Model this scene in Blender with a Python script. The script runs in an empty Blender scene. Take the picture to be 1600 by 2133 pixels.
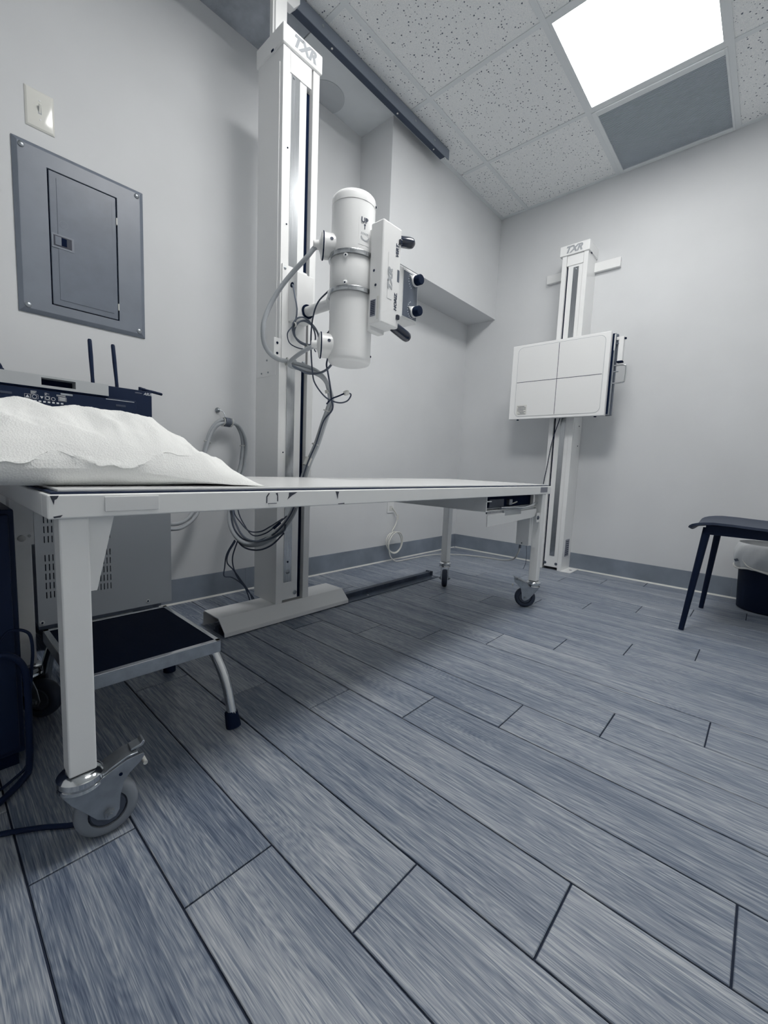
import bpy, bmesh, math, random
from mathutils import Vector, Matrix, noise
random.seed(7)
SC = bpy.context.scene
COL = SC.collection
PI = math.pi

# ------------------------------------------------------------------ camera
cam = bpy.data.cameras.new('camera')
cam.sensor_fit = 'HORIZONTAL'; cam.sensor_width = 36.0
cam.lens = 36.0 * 883.33 / 1600.0
cam.clip_start = 0.02
camo = bpy.data.objects.new('camera', cam); COL.objects.link(camo)
_y, _p, _r = 0.7332, -0.1066, 0.0413
_f = Vector((math.cos(_p)*math.cos(_y), math.cos(_p)*math.sin(_y), math.sin(_p)))
_rt = Vector((math.sin(_y), -math.cos(_y), 0)); _up = _rt.cross(_f)
_R = math.cos(_r)*_rt + math.sin(_r)*_up
_U = -math.sin(_r)*_rt + math.cos(_r)*_up
camo.matrix_world = Matrix(((_R.x, _U.x, -_f.x, -3.166), (_R.y, _U.y, -_f.y, -2.001), (_R.z, _U.z, -_f.z, 0.678), (0, 0, 0, 1)))
SC.camera = camo

# ------------------------------------------------------------------ world, exposure
w = bpy.data.worlds.new('world'); SC.world = w; w.use_nodes = True
w.node_tree.nodes['Background'].inputs[0].default_value = (0.30, 0.42, 0.65, 1)
w.node_tree.nodes['Background'].inputs[1].default_value = 0.12
VS = SC.view_settings
SC.display_settings.display_device = 'sRGB'
VS.view_transform = 'Standard'; VS.look = 'None'; VS.gamma = 1.0; VS.use_curve_mapping = False
VS.exposure = -0.05
LIGHT = 13.2                      # strength of the ceiling light panel in view
LIGHT2 = 28.0                     # and of the unseen one above the table head, raised to balance wall brightness
LIGHT_COL = (1.0, 0.99, 0.972)
try:
    SC.cycles.use_denoising = True
    SC.cycles.max_bounces = 8; SC.cycles.diffuse_bounces = 5; SC.cycles.glossy_bounces = 3; SC.cycles.transmission_bounces = 3; SC.cycles.transparent_max_bounces = 6
    SC.cycles.caustics_reflective = False; SC.cycles.caustics_refractive = False
    SC.cycles.use_adaptive_sampling = True; SC.cycles.adaptive_threshold = 0.08; SC.cycles.adaptive_min_samples = 16
    SC.cycles.sample_clamp_indirect = 6.0
except Exception:
    pass

# ------------------------------------------------------------------ materials
def lin(c):
    o = []
    for v in c:
        v /= 255.0
        o.append(v/12.92 if v <= 0.04045 else ((v+0.055)/1.055)**2.4)
    return (o[0], o[1], o[2], 1.0)

def N(nt, t, **kw):
    n = nt.nodes.new(t)
    for k, v in kw.items():
        if k.startswith('i_'):
            n.inputs[int(k[2:])].default_value = v
        else:
            setattr(n, k, v)
    return n

def mat(name, col, rough=0.5, metal=0.0, bump=0.0, bscale=200.0, var=0.0, vscale=6.0, emit=None, spec=0.5, coat=0.0):
    m = bpy.data.materials.new(name); m.use_nodes = True
    nt = m.node_tree; b = nt.nodes['Principled BSDF']; L = nt.links
    b.inputs['Base Color'].default_value = lin(col)
    b.inputs['Roughness'].default_value = rough
    b.inputs['Metallic'].default_value = metal
    b.inputs['Specular IOR Level'].default_value = spec
    b.inputs['Coat Weight'].default_value = coat
    if var or bump:
        tc = N(nt, 'ShaderNodeTexCoord')
        if var:
            nz = N(nt, 'ShaderNodeTexNoise'); nz.inputs['Scale'].default_value = vscale; nz.inputs['Detail'].default_value = 5
            L.new(tc.outputs['Object'], nz.inputs['Vector'])
            r = N(nt, 'ShaderNodeValToRGB')
            c0 = [max(0, c*(1-var)) for c in col]; c1 = [min(255, c*(1+var)) for c in col]
            r.color_ramp.elements[0].color = lin(c0); r.color_ramp.elements[0].position = 0.3
            r.color_ramp.elements[1].color = lin(c1); r.color_ramp.elements[1].position = 0.7
            L.new(nz.outputs[0], r.inputs[0]); L.new(r.outputs[0], b.inputs['Base Color'])
        if bump:
            n2 = N(nt, 'ShaderNodeTexNoise'); n2.inputs['Scale'].default_value = bscale; n2.inputs['Detail'].default_value = 3
            L.new(tc.outputs['Object'], n2.inputs['Vector'])
            bp = N(nt, 'ShaderNodeBump'); bp.inputs['Strength'].default_value = bump; bp.inputs['Distance'].default_value = 0.002
            L.new(n2.outputs[0], bp.inputs['Height']); L.new(bp.outputs[0], b.inputs['Normal'])
    if emit:
        b.inputs['Emission Color'].default_value = (*emit[:3], 1); b.inputs['Emission Strength'].default_value = emit[3]
    return m

def wood_mat():
    m = bpy.data.materials.new('wood_look_plank'); m.use_nodes = True
    nt = m.node_tree; b = nt.nodes['Principled BSDF']; L = nt.links
    tc = N(nt, 'ShaderNodeTexCoord'); oi = N(nt, 'ShaderNodeObjectInfo')
    rnd = N(nt, 'ShaderNodeMath', operation='MULTIPLY', i_1=57.0); L.new(oi.outputs['Random'], rnd.inputs[0])
    def nz(sx, sy, detail, dist, wadd, rough=0.55):
        mp = N(nt, 'ShaderNodeMapping'); mp.inputs['Scale'].default_value = (sx, sy, 1)
        L.new(tc.outputs['Object'], mp.inputs[0])
        n = N(nt, 'ShaderNodeTexNoise', noise_dimensions='4D')
        n.inputs['Scale'].default_value = 1.0; n.inputs['Detail'].default_value = detail
        n.inputs['Roughness'].default_value = rough; n.inputs['Distortion'].default_value = dist
        a = N(nt, 'ShaderNodeMath', operation='ADD', i_1=wadd); L.new(rnd.outputs[0], a.inputs[0])
        L.new(mp.outputs[0], n.inputs['Vector']); L.new(a.outputs[0], n.inputs['W'])
        return n
    broad = nz(19, 1.6, 2, 0.5, 0.0)            # broad light and dark bands along the plank
    streak = nz(210, 6.0, 3, 0.9, 9.0, 0.66)     # grain streaks
    fine = nz(760, 24.0, 1, 0.3, 21.0, 0.65)     # pores
    field = nz(11, 1.5, 1, 0.2, 33.0)           # slow field whose level lines make the cathedral rings
    k = N(nt, 'ShaderNodeMath', operation='MULTIPLY', i_1=46.0); L.new(field.outputs[0], k.inputs[0])
    jit = N(nt, 'ShaderNodeMath', operation='MULTIPLY', i_1=1.6); L.new(streak.outputs[0], jit.inputs[0])
    kk = N(nt, 'ShaderNodeMath', operation='ADD'); L.new(k.outputs[0], kk.inputs[0]); L.new(jit.outputs[0], kk.inputs[1])
    fr = N(nt, 'ShaderNodeMath', operation='FRACT'); L.new(kk.outputs[0], fr.inputs[0])
    pp = N(nt, 'ShaderNodeMath', operation='PINGPONG', i_1=0.5); L.new(fr.outputs[0], pp.inputs[0])
    def mul(n, f):
        x = N(nt, 'ShaderNodeMath', operation='MULTIPLY', i_1=f); L.new(n.outputs[0], x.inputs[0]); return x
    def add(a, c):
        x = N(nt, 'ShaderNodeMath', operation='ADD'); L.new(a.outputs[0], x.inputs[0]); L.new(c.outputs[0], x.inputs[1]); return x
    v = add(add(mul(broad, 0.30), mul(streak, 0.62)), add(mul(fine, 0.42), mul(pp, 0.13)))
    pr = N(nt, 'ShaderNodeMath', operation='MULTIPLY_ADD', i_1=0.07, i_2=-0.035); L.new(oi.outputs['Random'], pr.inputs[0])
    v = add(v, pr)
    r = N(nt, 'ShaderNodeValToRGB')
    e = r.color_ramp.elements
    e[0].position = 0.38; e[0].color = lin((40, 53, 76))
    e[1].position = 0.92; e[1].color = lin((184, 188, 193))
    x = e.new(0.54); x.color = lin((82, 94, 114))
    x = e.new(0.67); x.color = lin((116, 126, 141))
    L.new(v.outputs[0], r.inputs[0]); L.new(r.outputs[0], b.inputs['Base Color'])
    b.inputs['Roughness'].default_value = 0.42
    rr = N(nt, 'ShaderNodeMapRange'); rr.inputs[1].default_value = 0.4; rr.inputs[2].default_value = 1.0; rr.inputs[3].default_value = 0.48; rr.inputs[4].default_value = 0.34
    L.new(v.outputs[0], rr.inputs[0]); L.new(rr.outputs[0], b.inputs['Roughness'])
    bp = N(nt, 'ShaderNodeBump'); bp.inputs['Strength'].default_value = 0.35; bp.inputs['Distance'].default_value = 0.0015
    L.new(streak.outputs[0], bp.inputs['Height']); L.new(bp.outputs[0], b.inputs['Normal'])
    return m

def tile_mat():
    m = bpy.data.materials.new('fissured_ceiling_tile'); m.use_nodes = True
    nt = m.node_tree; b = nt.nodes['Principled BSDF']; L = nt.links
    tc = N(nt, 'ShaderNodeTexCoord'); oi = N(nt, 'ShaderNodeObjectInfo')
    off = N(nt, 'ShaderNodeVectorMath', operation='ADD'); L.new(tc.outputs['Object'], off.inputs[0]); L.new(oi.outputs['Random'], off.inputs[1])
    wob = N(nt, 'ShaderNodeTexNoise'); wob.inputs['Scale'].default_value = 160.0
    L.new(off.outputs[0], wob.inputs['Vector'])
    wm = N(nt, 'ShaderNodeVectorMath', operation='SCALE'); wm.inputs['Scale'].default_value = 0.006; L.new(wob.outputs['Color'], wm.inputs[0])
    o2 = N(nt, 'ShaderNodeVectorMath', operation='ADD'); L.new(off.outputs[0], o2.inputs[0]); L.new(wm.outputs[0], o2.inputs[1])
    vo = N(nt, 'ShaderNodeTexVoronoi'); vo.inputs['Scale'].default_value = 82.0; L.new(o2.outputs[0], vo.inputs['Vector'])
    sep = N(nt, 'ShaderNodeSeparateColor'); L.new(vo.outputs['Color'], sep.inputs[0])
    th = N(nt, 'ShaderNodeMapRange'); th.inputs[1].default_value = 0.15; th.inputs[2].default_value = 1.0; th.inputs[3].default_value = 0.0; th.inputs[4].default_value = 0.31
    L.new(sep.outputs[0], th.inputs[0])
    lt = N(nt, 'ShaderNodeMath', operation='LESS_THAN'); L.new(vo.outputs['Distance'], lt.inputs[0]); L.new(th.outputs[0], lt.inputs[1])
    fn = N(nt, 'ShaderNodeTexNoise'); fn.inputs['Scale'].default_value = 260.0; fn.inputs['Detail'].default_value = 2; L.new(off.outputs[0], fn.inputs['Vector'])
    r = N(nt, 'ShaderNodeValToRGB'); r.color_ramp.elements[0].color = lin((222, 225, 227)); r.color_ramp.elements[0].position = .3
    r.color_ramp.elements[1].color = lin((243, 244, 243)); r.color_ramp.elements[1].position = .7
    L.new(fn.outputs[0], r.inputs[0])
    mx = N(nt, 'ShaderNodeMix', data_type='RGBA'); L.new(lt.outputs[0], mx.inputs[0]); L.new(r.outputs[0], mx.inputs[6]); mx.inputs[7].default_value = lin((104, 112, 124))  # pinhole shade painted in as darker dots, without relief
    L.new(mx.outputs[2], b.inputs['Base Color']); b.inputs['Roughness'].default_value = 0.95; b.inputs['Specular IOR Level'].default_value = 0.1
    sub = N(nt, 'ShaderNodeMath', operation='SUBTRACT'); L.new(fn.outputs[0], sub.inputs[0]); L.new(lt.outputs[0], sub.inputs[1])
    bp = N(nt, 'ShaderNodeBump'); bp.inputs['Strength'].default_value = 0.4; bp.inputs['Distance'].default_value = 0.002
    L.new(fn.outputs[0], bp.inputs['Height']); L.new(bp.outputs[0], b.inputs['Normal'])
    return m

def brushed_mat(name, col, rough=0.28, axis_scale=(900, 900, 4)):
    m = mat(name, col, rough, 1.0); nt = m.node_tree; b = nt.nodes['Principled BSDF']; L = nt.links
    tc = N(nt, 'ShaderNodeTexCoord'); mp = N(nt, 'ShaderNodeMapping'); mp.inputs['Scale'].default_value = axis_scale
    nz = N(nt, 'ShaderNodeTexNoise'); nz.inputs['Scale'].default_value = 1.0; nz.inputs['Detail'].default_value = 3
    L.new(tc.outputs['Object'], mp.inputs[0]); L.new(mp.outputs[0], nz.inputs['Vector'])
    r = N(nt, 'ShaderNodeMapRange'); r.inputs[3].default_value = rough*0.7; r.inputs[4].default_value = rough*1.4
    L.new(nz.outputs[0], r.inputs[0]); L.new(r.outputs[0], b.inputs['Roughness'])
    return m

def paper_mat():
    m = mat('embossed_paper', (234, 235, 233), 0.8); nt = m.node_tree; b = nt.nodes['Principled BSDF']; L = nt.links
    tc = N(nt, 'ShaderNodeTexCoord')
    vo = N(nt, 'ShaderNodeTexVoronoi'); vo.inputs['Scale'].default_value = 330.0; L.new(tc.outputs['Object'], vo.inputs['Vector'])
    nz = N(nt, 'ShaderNodeTexNoise'); nz.inputs['Scale'].default_value = 22.0; nz.inputs['Detail'].default_value = 4; L.new(tc.outputs['Object'], nz.inputs['Vector'])
    ad = N(nt, 'ShaderNodeMath', operation='MULTIPLY_ADD', i_1=0.5); L.new(vo.outputs['Distance'], ad.inputs[0]); L.new(nz.outputs[0], ad.inputs[2])
    bp = N(nt, 'ShaderNodeBump'); bp.inputs['Strength'].default_value = 0.55; bp.inputs['Distance'].default_value = 0.0022
    L.new(ad.outputs[0], bp.inputs['Height']); L.new(bp.outputs[0], b.inputs['Normal'])
    return m

M = {
    'wall': mat('wall_paint', (214, 216, 218), 0.62, var=0.012, vscale=3, spec=0.35),
    'plaster': mat('plaster_ceiling', (214, 218, 221), 0.85, bump=0.15, bscale=150, var=0.02),
    'plaster_rough': mat('rough_plaster', (165, 171, 179), 0.95, bump=0.6, bscale=90, var=0.08, vscale=14),
    'cove': mat('vinyl_cove_base', (120, 129, 141), 0.38, var=0.10, vscale=5, bump=.1, bscale=120),
    'caulk': mat('pale_caulk', (206, 207, 203), 0.4),
    'grout': mat('dark_grout', (30, 41, 61), 0.9),
    'wood': wood_mat(), 'tile': tile_mat(),
    'tee': mat('grid_white', (218, 222, 224), 0.55),
    'white': mat('white_powder_coat', (234, 235, 235), 0.36),
    'white2': mat('white_table_enamel', (238, 239, 238), 0.33),
    'top': mat('laminate_top', (230, 231, 231), 0.22),
    'plastic': mat('white_plastic', (228, 229, 229), 0.32),
    'chip': mat('bare_primer', (62, 66, 78), 0.7),
    'beige': mat('cabinet_enamel', (146, 152, 158), 0.5, bump=0.08, bscale=500),
    'panelgrey': mat('grey_baked_enamel', (112, 120, 133), 0.42, spec=0.8, metal=0.0, bump=0.06, bscale=600, var=0.03, vscale=12),
    'panelrim': mat('grey_door_enamel', (108, 116, 129), 0.36, metal=0.0, var=0.03, vscale=20),
    'dark': mat('dark_slot', (9, 24, 50), 0.8, spec=0.1),
    'black': mat('black_plastic', (20, 35, 62), 0.5, spec=0.2),
    'blackgloss': mat('black_bakelite', (16, 27, 48), 0.16, coat=0.4),
    'rubber': mat('black_rubber', (16, 30, 54), 0.8, bump=0.25, bscale=260, spec=0.12),
    'rail': mat('painted_steel_rail', (124, 132, 144), 0.5),
    'railunder': mat('rail_underside', (48, 60, 80), 0.6),
    'frail': mat('floor_rail_steel', (70, 80, 96), 0.45, metal=0.4, var=0.1, vscale=20),
    'steel': brushed_mat('brushed_steel', (196, 199, 202), 0.24),
    'chrome': mat('chrome', (205, 208, 210), 0.12, 1.0),
    'zinc': mat('zinc_plate', (160, 166, 172), 0.34, 0.85, var=0.06, vscale=40),
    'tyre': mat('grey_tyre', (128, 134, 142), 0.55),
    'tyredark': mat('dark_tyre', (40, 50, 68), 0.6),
    'hub': mat('dark_wheel_hub', (74, 82, 96), 0.5),
    'hvcable': mat('grey_cable_sheath', (168, 173, 178), 0.5),
    'cable2': mat('dark_grey_cable', (92, 101, 115), 0.5),
    'wire': mat('dark_wire', (54, 65, 84), 0.5),
    'blackwire': mat('black_wire', (15, 30, 58), 0.5, spec=0.2),
    'whitewire': mat('white_wire', (212, 212, 207), 0.45),
    'tie': mat('nylon_tie', (206, 207, 204), 0.4),
    'logo': mat('grey_logo', (166, 170, 175), 0.45),
    'print': mat('dark_print', (40, 52, 74), 0.6),
    'paleprint': mat('pale_print', (214, 218, 222), 0.6),
    'lab': mat('label_paper', (214, 214, 210), 0.6),
    'labgrey': mat('silver_label', (128, 131, 144), 0.4),
    'darkpanel': mat('charcoal_dial_plate', (92, 100, 113), 0.35),
    'greyplastic': mat('grey_plastic', (178, 182, 185), 0.5, bump=.1, bscale=900),
    'paper': paper_mat(),
    'bag': mat('thin_bin_liner', (226, 229, 231), 0.35, bump=0.7, bscale=55),
    'grille': mat('grille_grey', (172, 180, 190), 0.55),
    'light': mat('lit_diffuser', (240, 240, 236), 0.6, emit=(*LIGHT_COL, LIGHT)),
    'light2': mat('lit_diffuser_bright', (240, 240, 236), 0.6, emit=(*LIGHT_COL, LIGHT2)),
    'whitewall': mat('white_wall_paint', (240, 241, 240), 0.6),
    'seat': mat('moulded_black_seat', (44, 55, 76), 0.5),
    'chairblack': mat('black_chair_frame', (14, 27, 50), 0.5, spec=0.15),
    'bin': mat('black_bin', (13, 26, 48), 0.6, spec=0.15),
}
_bag = M['bag'].node_tree.nodes['Principled BSDF']; _bag.inputs['Alpha'].default_value = 0.72

# ------------------------------------------------------------------ mesh helpers
class MB:
    def __init__(s): s.v = []; s.f = []; s.flat = True
    def add(s, vs, fs):
        o = len(s.v); s.v += [Vector(v) for v in vs]; s.f += [tuple(i+o for i in f) for f in fs]; return s
    def box(s, x0, x1, y0, y1, z0, z1):
        return s.add([(x0,y0,z0),(x1,y0,z0),(x1,y1,z0),(x0,y1,z0),(x0,y0,z1),(x1,y0,z1),(x1,y1,z1),(x0,y1,z1)],
                     [(3,2,1,0),(4,5,6,7),(0,1,5,4),(1,2,6,5),(2,3,7,6),(3,0,4,7)])
    def prism(s, poly, axis, a0, a1):
        # poly: list of 2D points in the other two axes (in order xyz minus axis)
        def P(p, a):
            l = list(p); l.insert(axis, a); return l
        n = len(poly)
        vs = [P(p, a0) for p in poly] + [P(p, a1) for p in poly]
        fs = [(i, (i+1) % n, n+(i+1) % n, n+i) for i in range(n)] + [tuple(range(n-1, -1, -1)), tuple(range(n, 2*n))]
        return s.add(vs, fs)
    def lathe(s, prof, c=(0,0,0), axis=(0,0,1), n=40, cap=True):
        # prof: list of (r, h) along axis from c
        ax = Vector(axis).normalized(); t = Vector((1,0,0)) if abs(ax.x) < .9 else Vector((0,1,0))
        u = ax.cross(t).normalized(); w_ = ax.cross(u); c = Vector(c); vs = []; fs = []
        for r, h in prof:
            for k in range(n):
                a = 2*PI*k/n; vs.append(c + ax*h + (u*math.cos(a) + w_*math.sin(a))*r)
        for j in range(len(prof)-1):
            for k in range(n):
                fs.append((j*n+k, j*n+(k+1) % n, (j+1)*n+(k+1) % n, (j+1)*n+k))
        if cap:
            fs.append(tuple(range(n-1, -1, -1))); m = (len(prof)-1)*n; fs.append(tuple(range(m, m+n)))
        return s.add(vs, fs)
    def cyl(s, p0, p1, r, n=20, r1=None):
        p0 = Vector(p0); p1 = Vector(p1); d = p1-p0
        return s.lathe([(r, 0), (r if r1 is None else r1, d.length)], p0, d, n)
    def tube(s, pts, r, n=8, res=6, closed=False):
        P = [Vector(p) for p in pts]
        if res > 1: P = spline(P, res, closed)
        m = len(P); up = None; vs = []; fs = []
        for i in range(m):
            t = (P[(i+1) % m]-P[i-1]) if closed else (P[min(i+1, m-1)]-P[max(i-1, 0)])
            t.normalize()
            if up is None:
                up = t.cross(Vector((0,0,1)) if abs(t.z) < .9 else Vector((1,0,0))).normalized()
            else:
                up = (up - t*up.dot(t)).normalized()
            w_ = t.cross(up)
            for k in range(n):
                a = 2*PI*k/n; vs.append(P[i]+(up*math.cos(a)+w_*math.sin(a))*r)
        for i in range(m if closed else m-1):
            j = (i+1) % m
            for k in range(n): fs.append((i*n+k, i*n+(k+1) % n, j*n+(k+1) % n, j*n+k))
        if not closed: fs += [tuple(range(n-1, -1, -1)), tuple(range((m-1)*n, m*n))]
        return s.add(vs, fs)
    def xf(s, mtx):
        s.v = [mtx @ v for v in s.v]; return s
    def build(s, name, m, parent=None, bevel=0.0, seg=2, smooth=True, angle=40, kind=None, wnorm=True):
        o0 = worg(parent)
        me = bpy.data.meshes.new(name)
        me.from_pydata([v-o0 for v in s.v], [], s.f); me.update()
        if True:
            bm = bmesh.new(); bm.from_mesh(me); bmesh.ops.recalc_face_normals(bm, faces=bm.faces)
            if bevel:
                es = [e for e in bm.edges if len(e.link_faces) == 2 and e.calc_face_angle(0) > 0.5]
                bmesh.ops.bevel(bm, geom=es, offset=bevel, segments=seg, affect='EDGES', clamp_overlap=True, profile=0.5)
            bm.to_mesh(me); bm.free()
        if smooth:
            me.polygons.foreach_set('use_smooth', [True]*len(me.polygons))
            me.set_sharp_from_angle(angle=math.radians(angle))
        me.materials.append(M[m] if isinstance(m, str) else m)
        ob = bpy.data.objects.new(name, me); COL.objects.link(ob)
        if bevel and wnorm:
            wn = ob.modifiers.new('weighted_normal', 'WEIGHTED_NORMAL'); wn.keep_sharp = True; wn.weight = 90
        if parent is not None: ob.parent = parent
        if kind: ob['kind'] = kind
        return ob

def spline(P, res, closed=False):
    out = []; n = len(P)
    for i in range(n if closed else n-1):
        p0 = P[i-1] if (closed or i > 0) else P[0]*2-P[1]
        p1 = P[i]; p2 = P[(i+1) % n]
        p3 = P[(i+2) % n] if (closed or i+2 < n) else P[n-1]*2-P[n-2]
        for k in range(res):
            t = k/res
            out.append(0.5*((2*p1)+(p2-p0)*t+(2*p0-5*p1+4*p2-p3)*t*t+(-p0+3*p1-3*p2+p3)*t**3))
    if not closed: out.append(P[-1])
    return out

def worg(o):
    v = Vector((0,0,0))
    while o is not None: v += o.location; o = o.parent
    return v

def tag(o, label, cat, group=None):
    o['label'] = label; o['category'] = cat
    if group: o['group'] = group
    return o
def thing(name, label, cat, loc, group=None):
    o = bpy.data.objects.new(name, None); COL.objects.link(o); o.location = loc; o.empty_display_size = 0.05
    return tag(o, label, cat, group)
def struct(o): o['kind'] = 'structure'; return o
def B(*a): return MB().box(*a)

def text(name, s, size, origin, xd, yd, m, parent, shear=0.0, extrude=0.0004, bold=0.0, align='LEFT', sx=1.0):
    cu = bpy.data.curves.new('t', 'FONT'); cu.body = s; cu.size = size; cu.shear = shear; cu.extrude = extrude; cu.offset = bold
    cu.align_x = align; cu.align_y = 'CENTER'; cu.resolution_u = 3
    t = bpy.data.objects.new('t', cu); COL.objects.link(t)
    dg = bpy.context.evaluated_depsgraph_get(); me = bpy.data.meshes.new_from_object(t.evaluated_get(dg))
    bpy.data.objects.remove(t); bpy.data.curves.remove(cu)
    xd = Vector(xd).normalized(); yd = Vector(yd).normalized(); zd = xd.cross(yd); o = Vector(origin)-worg(parent)
    for v in me.vertices: v.co = o + xd*v.co.x*sx + yd*v.co.y + zd*(v.co.z+extrude)
    me.name = name; me.materials.clear(); me.materials.append(M[m])
    ob = bpy.data.objects.new(name, me); COL.objects.link(ob); ob.parent = parent
    return ob

def screw(c, ax, r, parent, m='zinc', name='screw', h=0.003):
    mb = MB().lathe([(r, 0), (r, h*.5), (r*.6, h)], c, ax, 14)
    return mb.build(name, m, parent)

# ================================================================== THE ROOM
X0, Y0, H = -3.95, -2.72, 2.62
# ---- floor
floor = struct(B(X0-.1, 0.1, Y0-.1, 0.1, -.06, -.0035).build('floor', 'grout'))
PW, PL, G = 0.1543, 0.9145, 0.0032
def plank_mesh(w_, l):
    c = 0.0012; a = w_/2; b = l/2; t = 0.0; e = -0.004
    vs = [(-a,-b,e),(a,-b,e),(a,b,e),(-a,b,e),(-a,-b,t-c),(a,-b,t-c),(a,b,t-c),(-a,b,t-c),(-a+c,-b+c,t),(a-c,-b+c,t),(a-c,b-c,t),(-a+c,b-c,t)]
    fs = [(8,9,10,11),(4,5,9,8),(5,6,10,9),(6,7,11,10),(7,4,8,11),(0,1,5,4),(1,2,6,5),(2,3,7,6),(3,0,4,7)]
    me = bpy.data.meshes.new('plank'); me.from_pydata(vs, [], fs); me.materials.append(M['wood']); return me
full = plank_mesh(PW-G, PL-G)
i = math.floor((X0+2.926)/PW)
while -2.926+i*PW < -0.001:
    xa, xb = max(-2.926+i*PW, X0), min(-2.926+(i+1)*PW, 0)
    y = -1.410-.2073*i
    while y > Y0: y -= PL
    while y < 0:
        ya, yb = max(y, Y0), min(y+PL, 0)
        if yb-ya > .01 and xb-xa > .01:
            isf = abs(yb-ya-PL) < 1e-4 and abs(xb-xa-PW) < 1e-4
            o = bpy.data.objects.new('plank', full if isf else plank_mesh(xb-xa-G, yb-ya-G))
            COL.objects.link(o); o.parent = floor; o.location = ((xa+xb)/2, (ya+yb)/2, random.uniform(-.0004, .0004))
        y += PL
    i += 1

# ---- walls
wall_back = struct(B(X0-.1, .1, 0, .1, -.06, H+.06).build('wall_back', 'wall'))
wall_right = struct(B(0, .1, Y0-.1, .06, -.06, H+.06).build('wall_right', 'wall'))
wall_left = struct(B(X0-.1, X0, Y0-.1, 0, -.06, H+.06).build('wall_left', 'wall'))
wall_front = struct(B(X0, 0, Y0-.1, Y0, -.06, H+.06).build('wall_front', 'whitewall'))  # unseen wall, painted whiter to bounce light onto the table front
# boxed bulkhead under the ceiling in the far corner
bulk = struct(B(-1.282, 0, -.254, 0, 1.874, H+.02).build('wall_bulkhead', 'wall', bevel=.002, seg=2))
# ---- cove base with a pale caulk line at its foot
def cove(name, segs, axis):
    root = None
    for k, (a, b) in enumerate(segs):
        prof = [(-.0005, 0), (-.010, 0), (-.0075, .006), (-.0042, .016), (-.0040, .112), (-.0030, .116), (-.0005, .117)]
        mb = MB()
        if axis == 0: mb.prism(prof, 0, a, b)
        else: mb.prism(prof, 1, a, b)
        if root is None: root = struct(mb.build(name, 'cove'))
        else: mb.build('cove_length', 'cove', root)
    return root
bb = cove('baseboard_back', [(-2.02, -.5506), (X0, -3.2386), (-3.238, -2.0206), (-.55, -.0041)], 0)
br = cove('baseboard_right', [(-1.90, -.0041), (Y0, -1.9006)], 1)
MB().prism([(-.009, 0.0001), (-.016, 0.0001), (-.009, .0075)], 0, X0, -.016).build('caulk_line', 'caulk', bb)
MB().prism([(-.009, 0.0001), (-.018, 0.0001), (-.009, .0085)], 1, Y0, -.016).build('caulk_line', 'caulk', br)

# ---- ceiling
ceil = struct(B(X0-.1, .1, Y0-.1, .1, H+.02, H+.08).build('ceiling', 'plaster'))
gx = [-.622-.6096*k for k in range(7)]; gy = [-.465, -1.073, -1.675, -2.283, -2.889, -3.495]
xs = [0]+gx+[X0]; ys = [-.346]+gy+[Y0]
for a in range(len(xs)-1):
    for b in range(len(ys)-1):
        xa, xb, ya, yb = xs[a+1], xs[a], ys[b+1], ys[b]
        if b == 0: yb = -.256 if xb > -1.28 and xa > -1.3 else -.31
        if xb-xa < .03 or yb-ya < .03: continue
        if b == 2 and a in (0, 1, 3): continue          # air grille and the two light panels
        B(xa+.004, xb-.004, ya+.004, yb-.004, H+.0025, H+.014).build('ceiling_tile', 'tile', ceil, bevel=.0015, seg=1)
for k, x in enumerate(gx): B(x-.012, x+.012, Y0, -.30, H-.0012, H+.003).build('cross_tee', 'tee', ceil)
for y in gy: B(X0, 0, y-.012, y+.012, H-.0018, H+.0035).build('main_tee', 'tee', ceil)
B(-1.28, 0, -.278, -.254, H-.004, H+.003).build('wall_angle', 'tee', ceil)
B(-.022, 0, Y0, -.278, H-.002, H+.003).build('wall_angle', 'tee', ceil)
B(-1.86, -1.282, -.312, 0, H-.006, H+.018).build('plaster_panel', 'plaster', ceil)
B(X0, -1.864, -.312, 0, H-.004, H+.018).build('plaster_panel', 'plaster_rough', ceil)
MB().lathe([(.105, 0), (.105, .002)], (-1.60, -.045, H-.0085), (0, 0, 1), 40).build('plaster_patch', mat('patched_plaster', (190, 194, 198), .9), ceil)

def light_panel(x0, x1, label, m='light'):
    t = thing('ceiling_light', label, 'ceiling light', ((x0+x1)/2, -1.374, H), 'lit ceiling panels')
    y0, y1 = -1.675+.012, -1.073-.012; x0 += .012; x1 -= .012
    mb = MB(); fw = .014
    for q in ((x0, x1, y0, y0+fw), (x0, x1, y1-fw, y1), (x0, x0+fw, y0+fw, y1-fw), (x1-fw, x1, y0+fw, y1-fw)):
        mb.box(*q, H-.001, H+.012)
    mb.build('frame', 'tee', t)
    B(x0+fw, x1-fw, y0+fw, y1-fw, H+.004, H+.009).build('diffuser', m, t)
light_panel(-1.2316, -.622, 'square lit ceiling light panel beside the grey air grille')
light_panel(gx[3], gx[2], 'square lit ceiling light panel above the table head, outside the picture', 'light2')
v = thing('air_grille', 'square grey louvred return air grille in white frame, in ceiling beside light panel', 'air vent', (-.305, -1.38, H))
mb = MB(); x0, x1, y0, y1 = -.608, -.002, -1.663, -1.085
for q in ((x0, x1, y0, -1.652), (x0, x1, -1.109, y1), (x0, -.573, -1.652, -1.109), (-.035, x1, -1.652, -1.109)): mb.box(*q, H-.006, H+.006)
mb.build('frame', 'tee', v, bevel=.0015, seg=1)
B(-.573, -.035, -1.652, -1.109, H+.010, H+.014).build('backing', 'cable2', v)
mb = MB(); n = 58
for k in range(n):
    x = -.573+(k+.5)*.538/n
    mb.box(x-.0030, x+.0030, -1.652, -1.109, H-.001, H+.009)
mb.build('louvre_blades', 'grille', v, smooth=False, kind='stuff')

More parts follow.
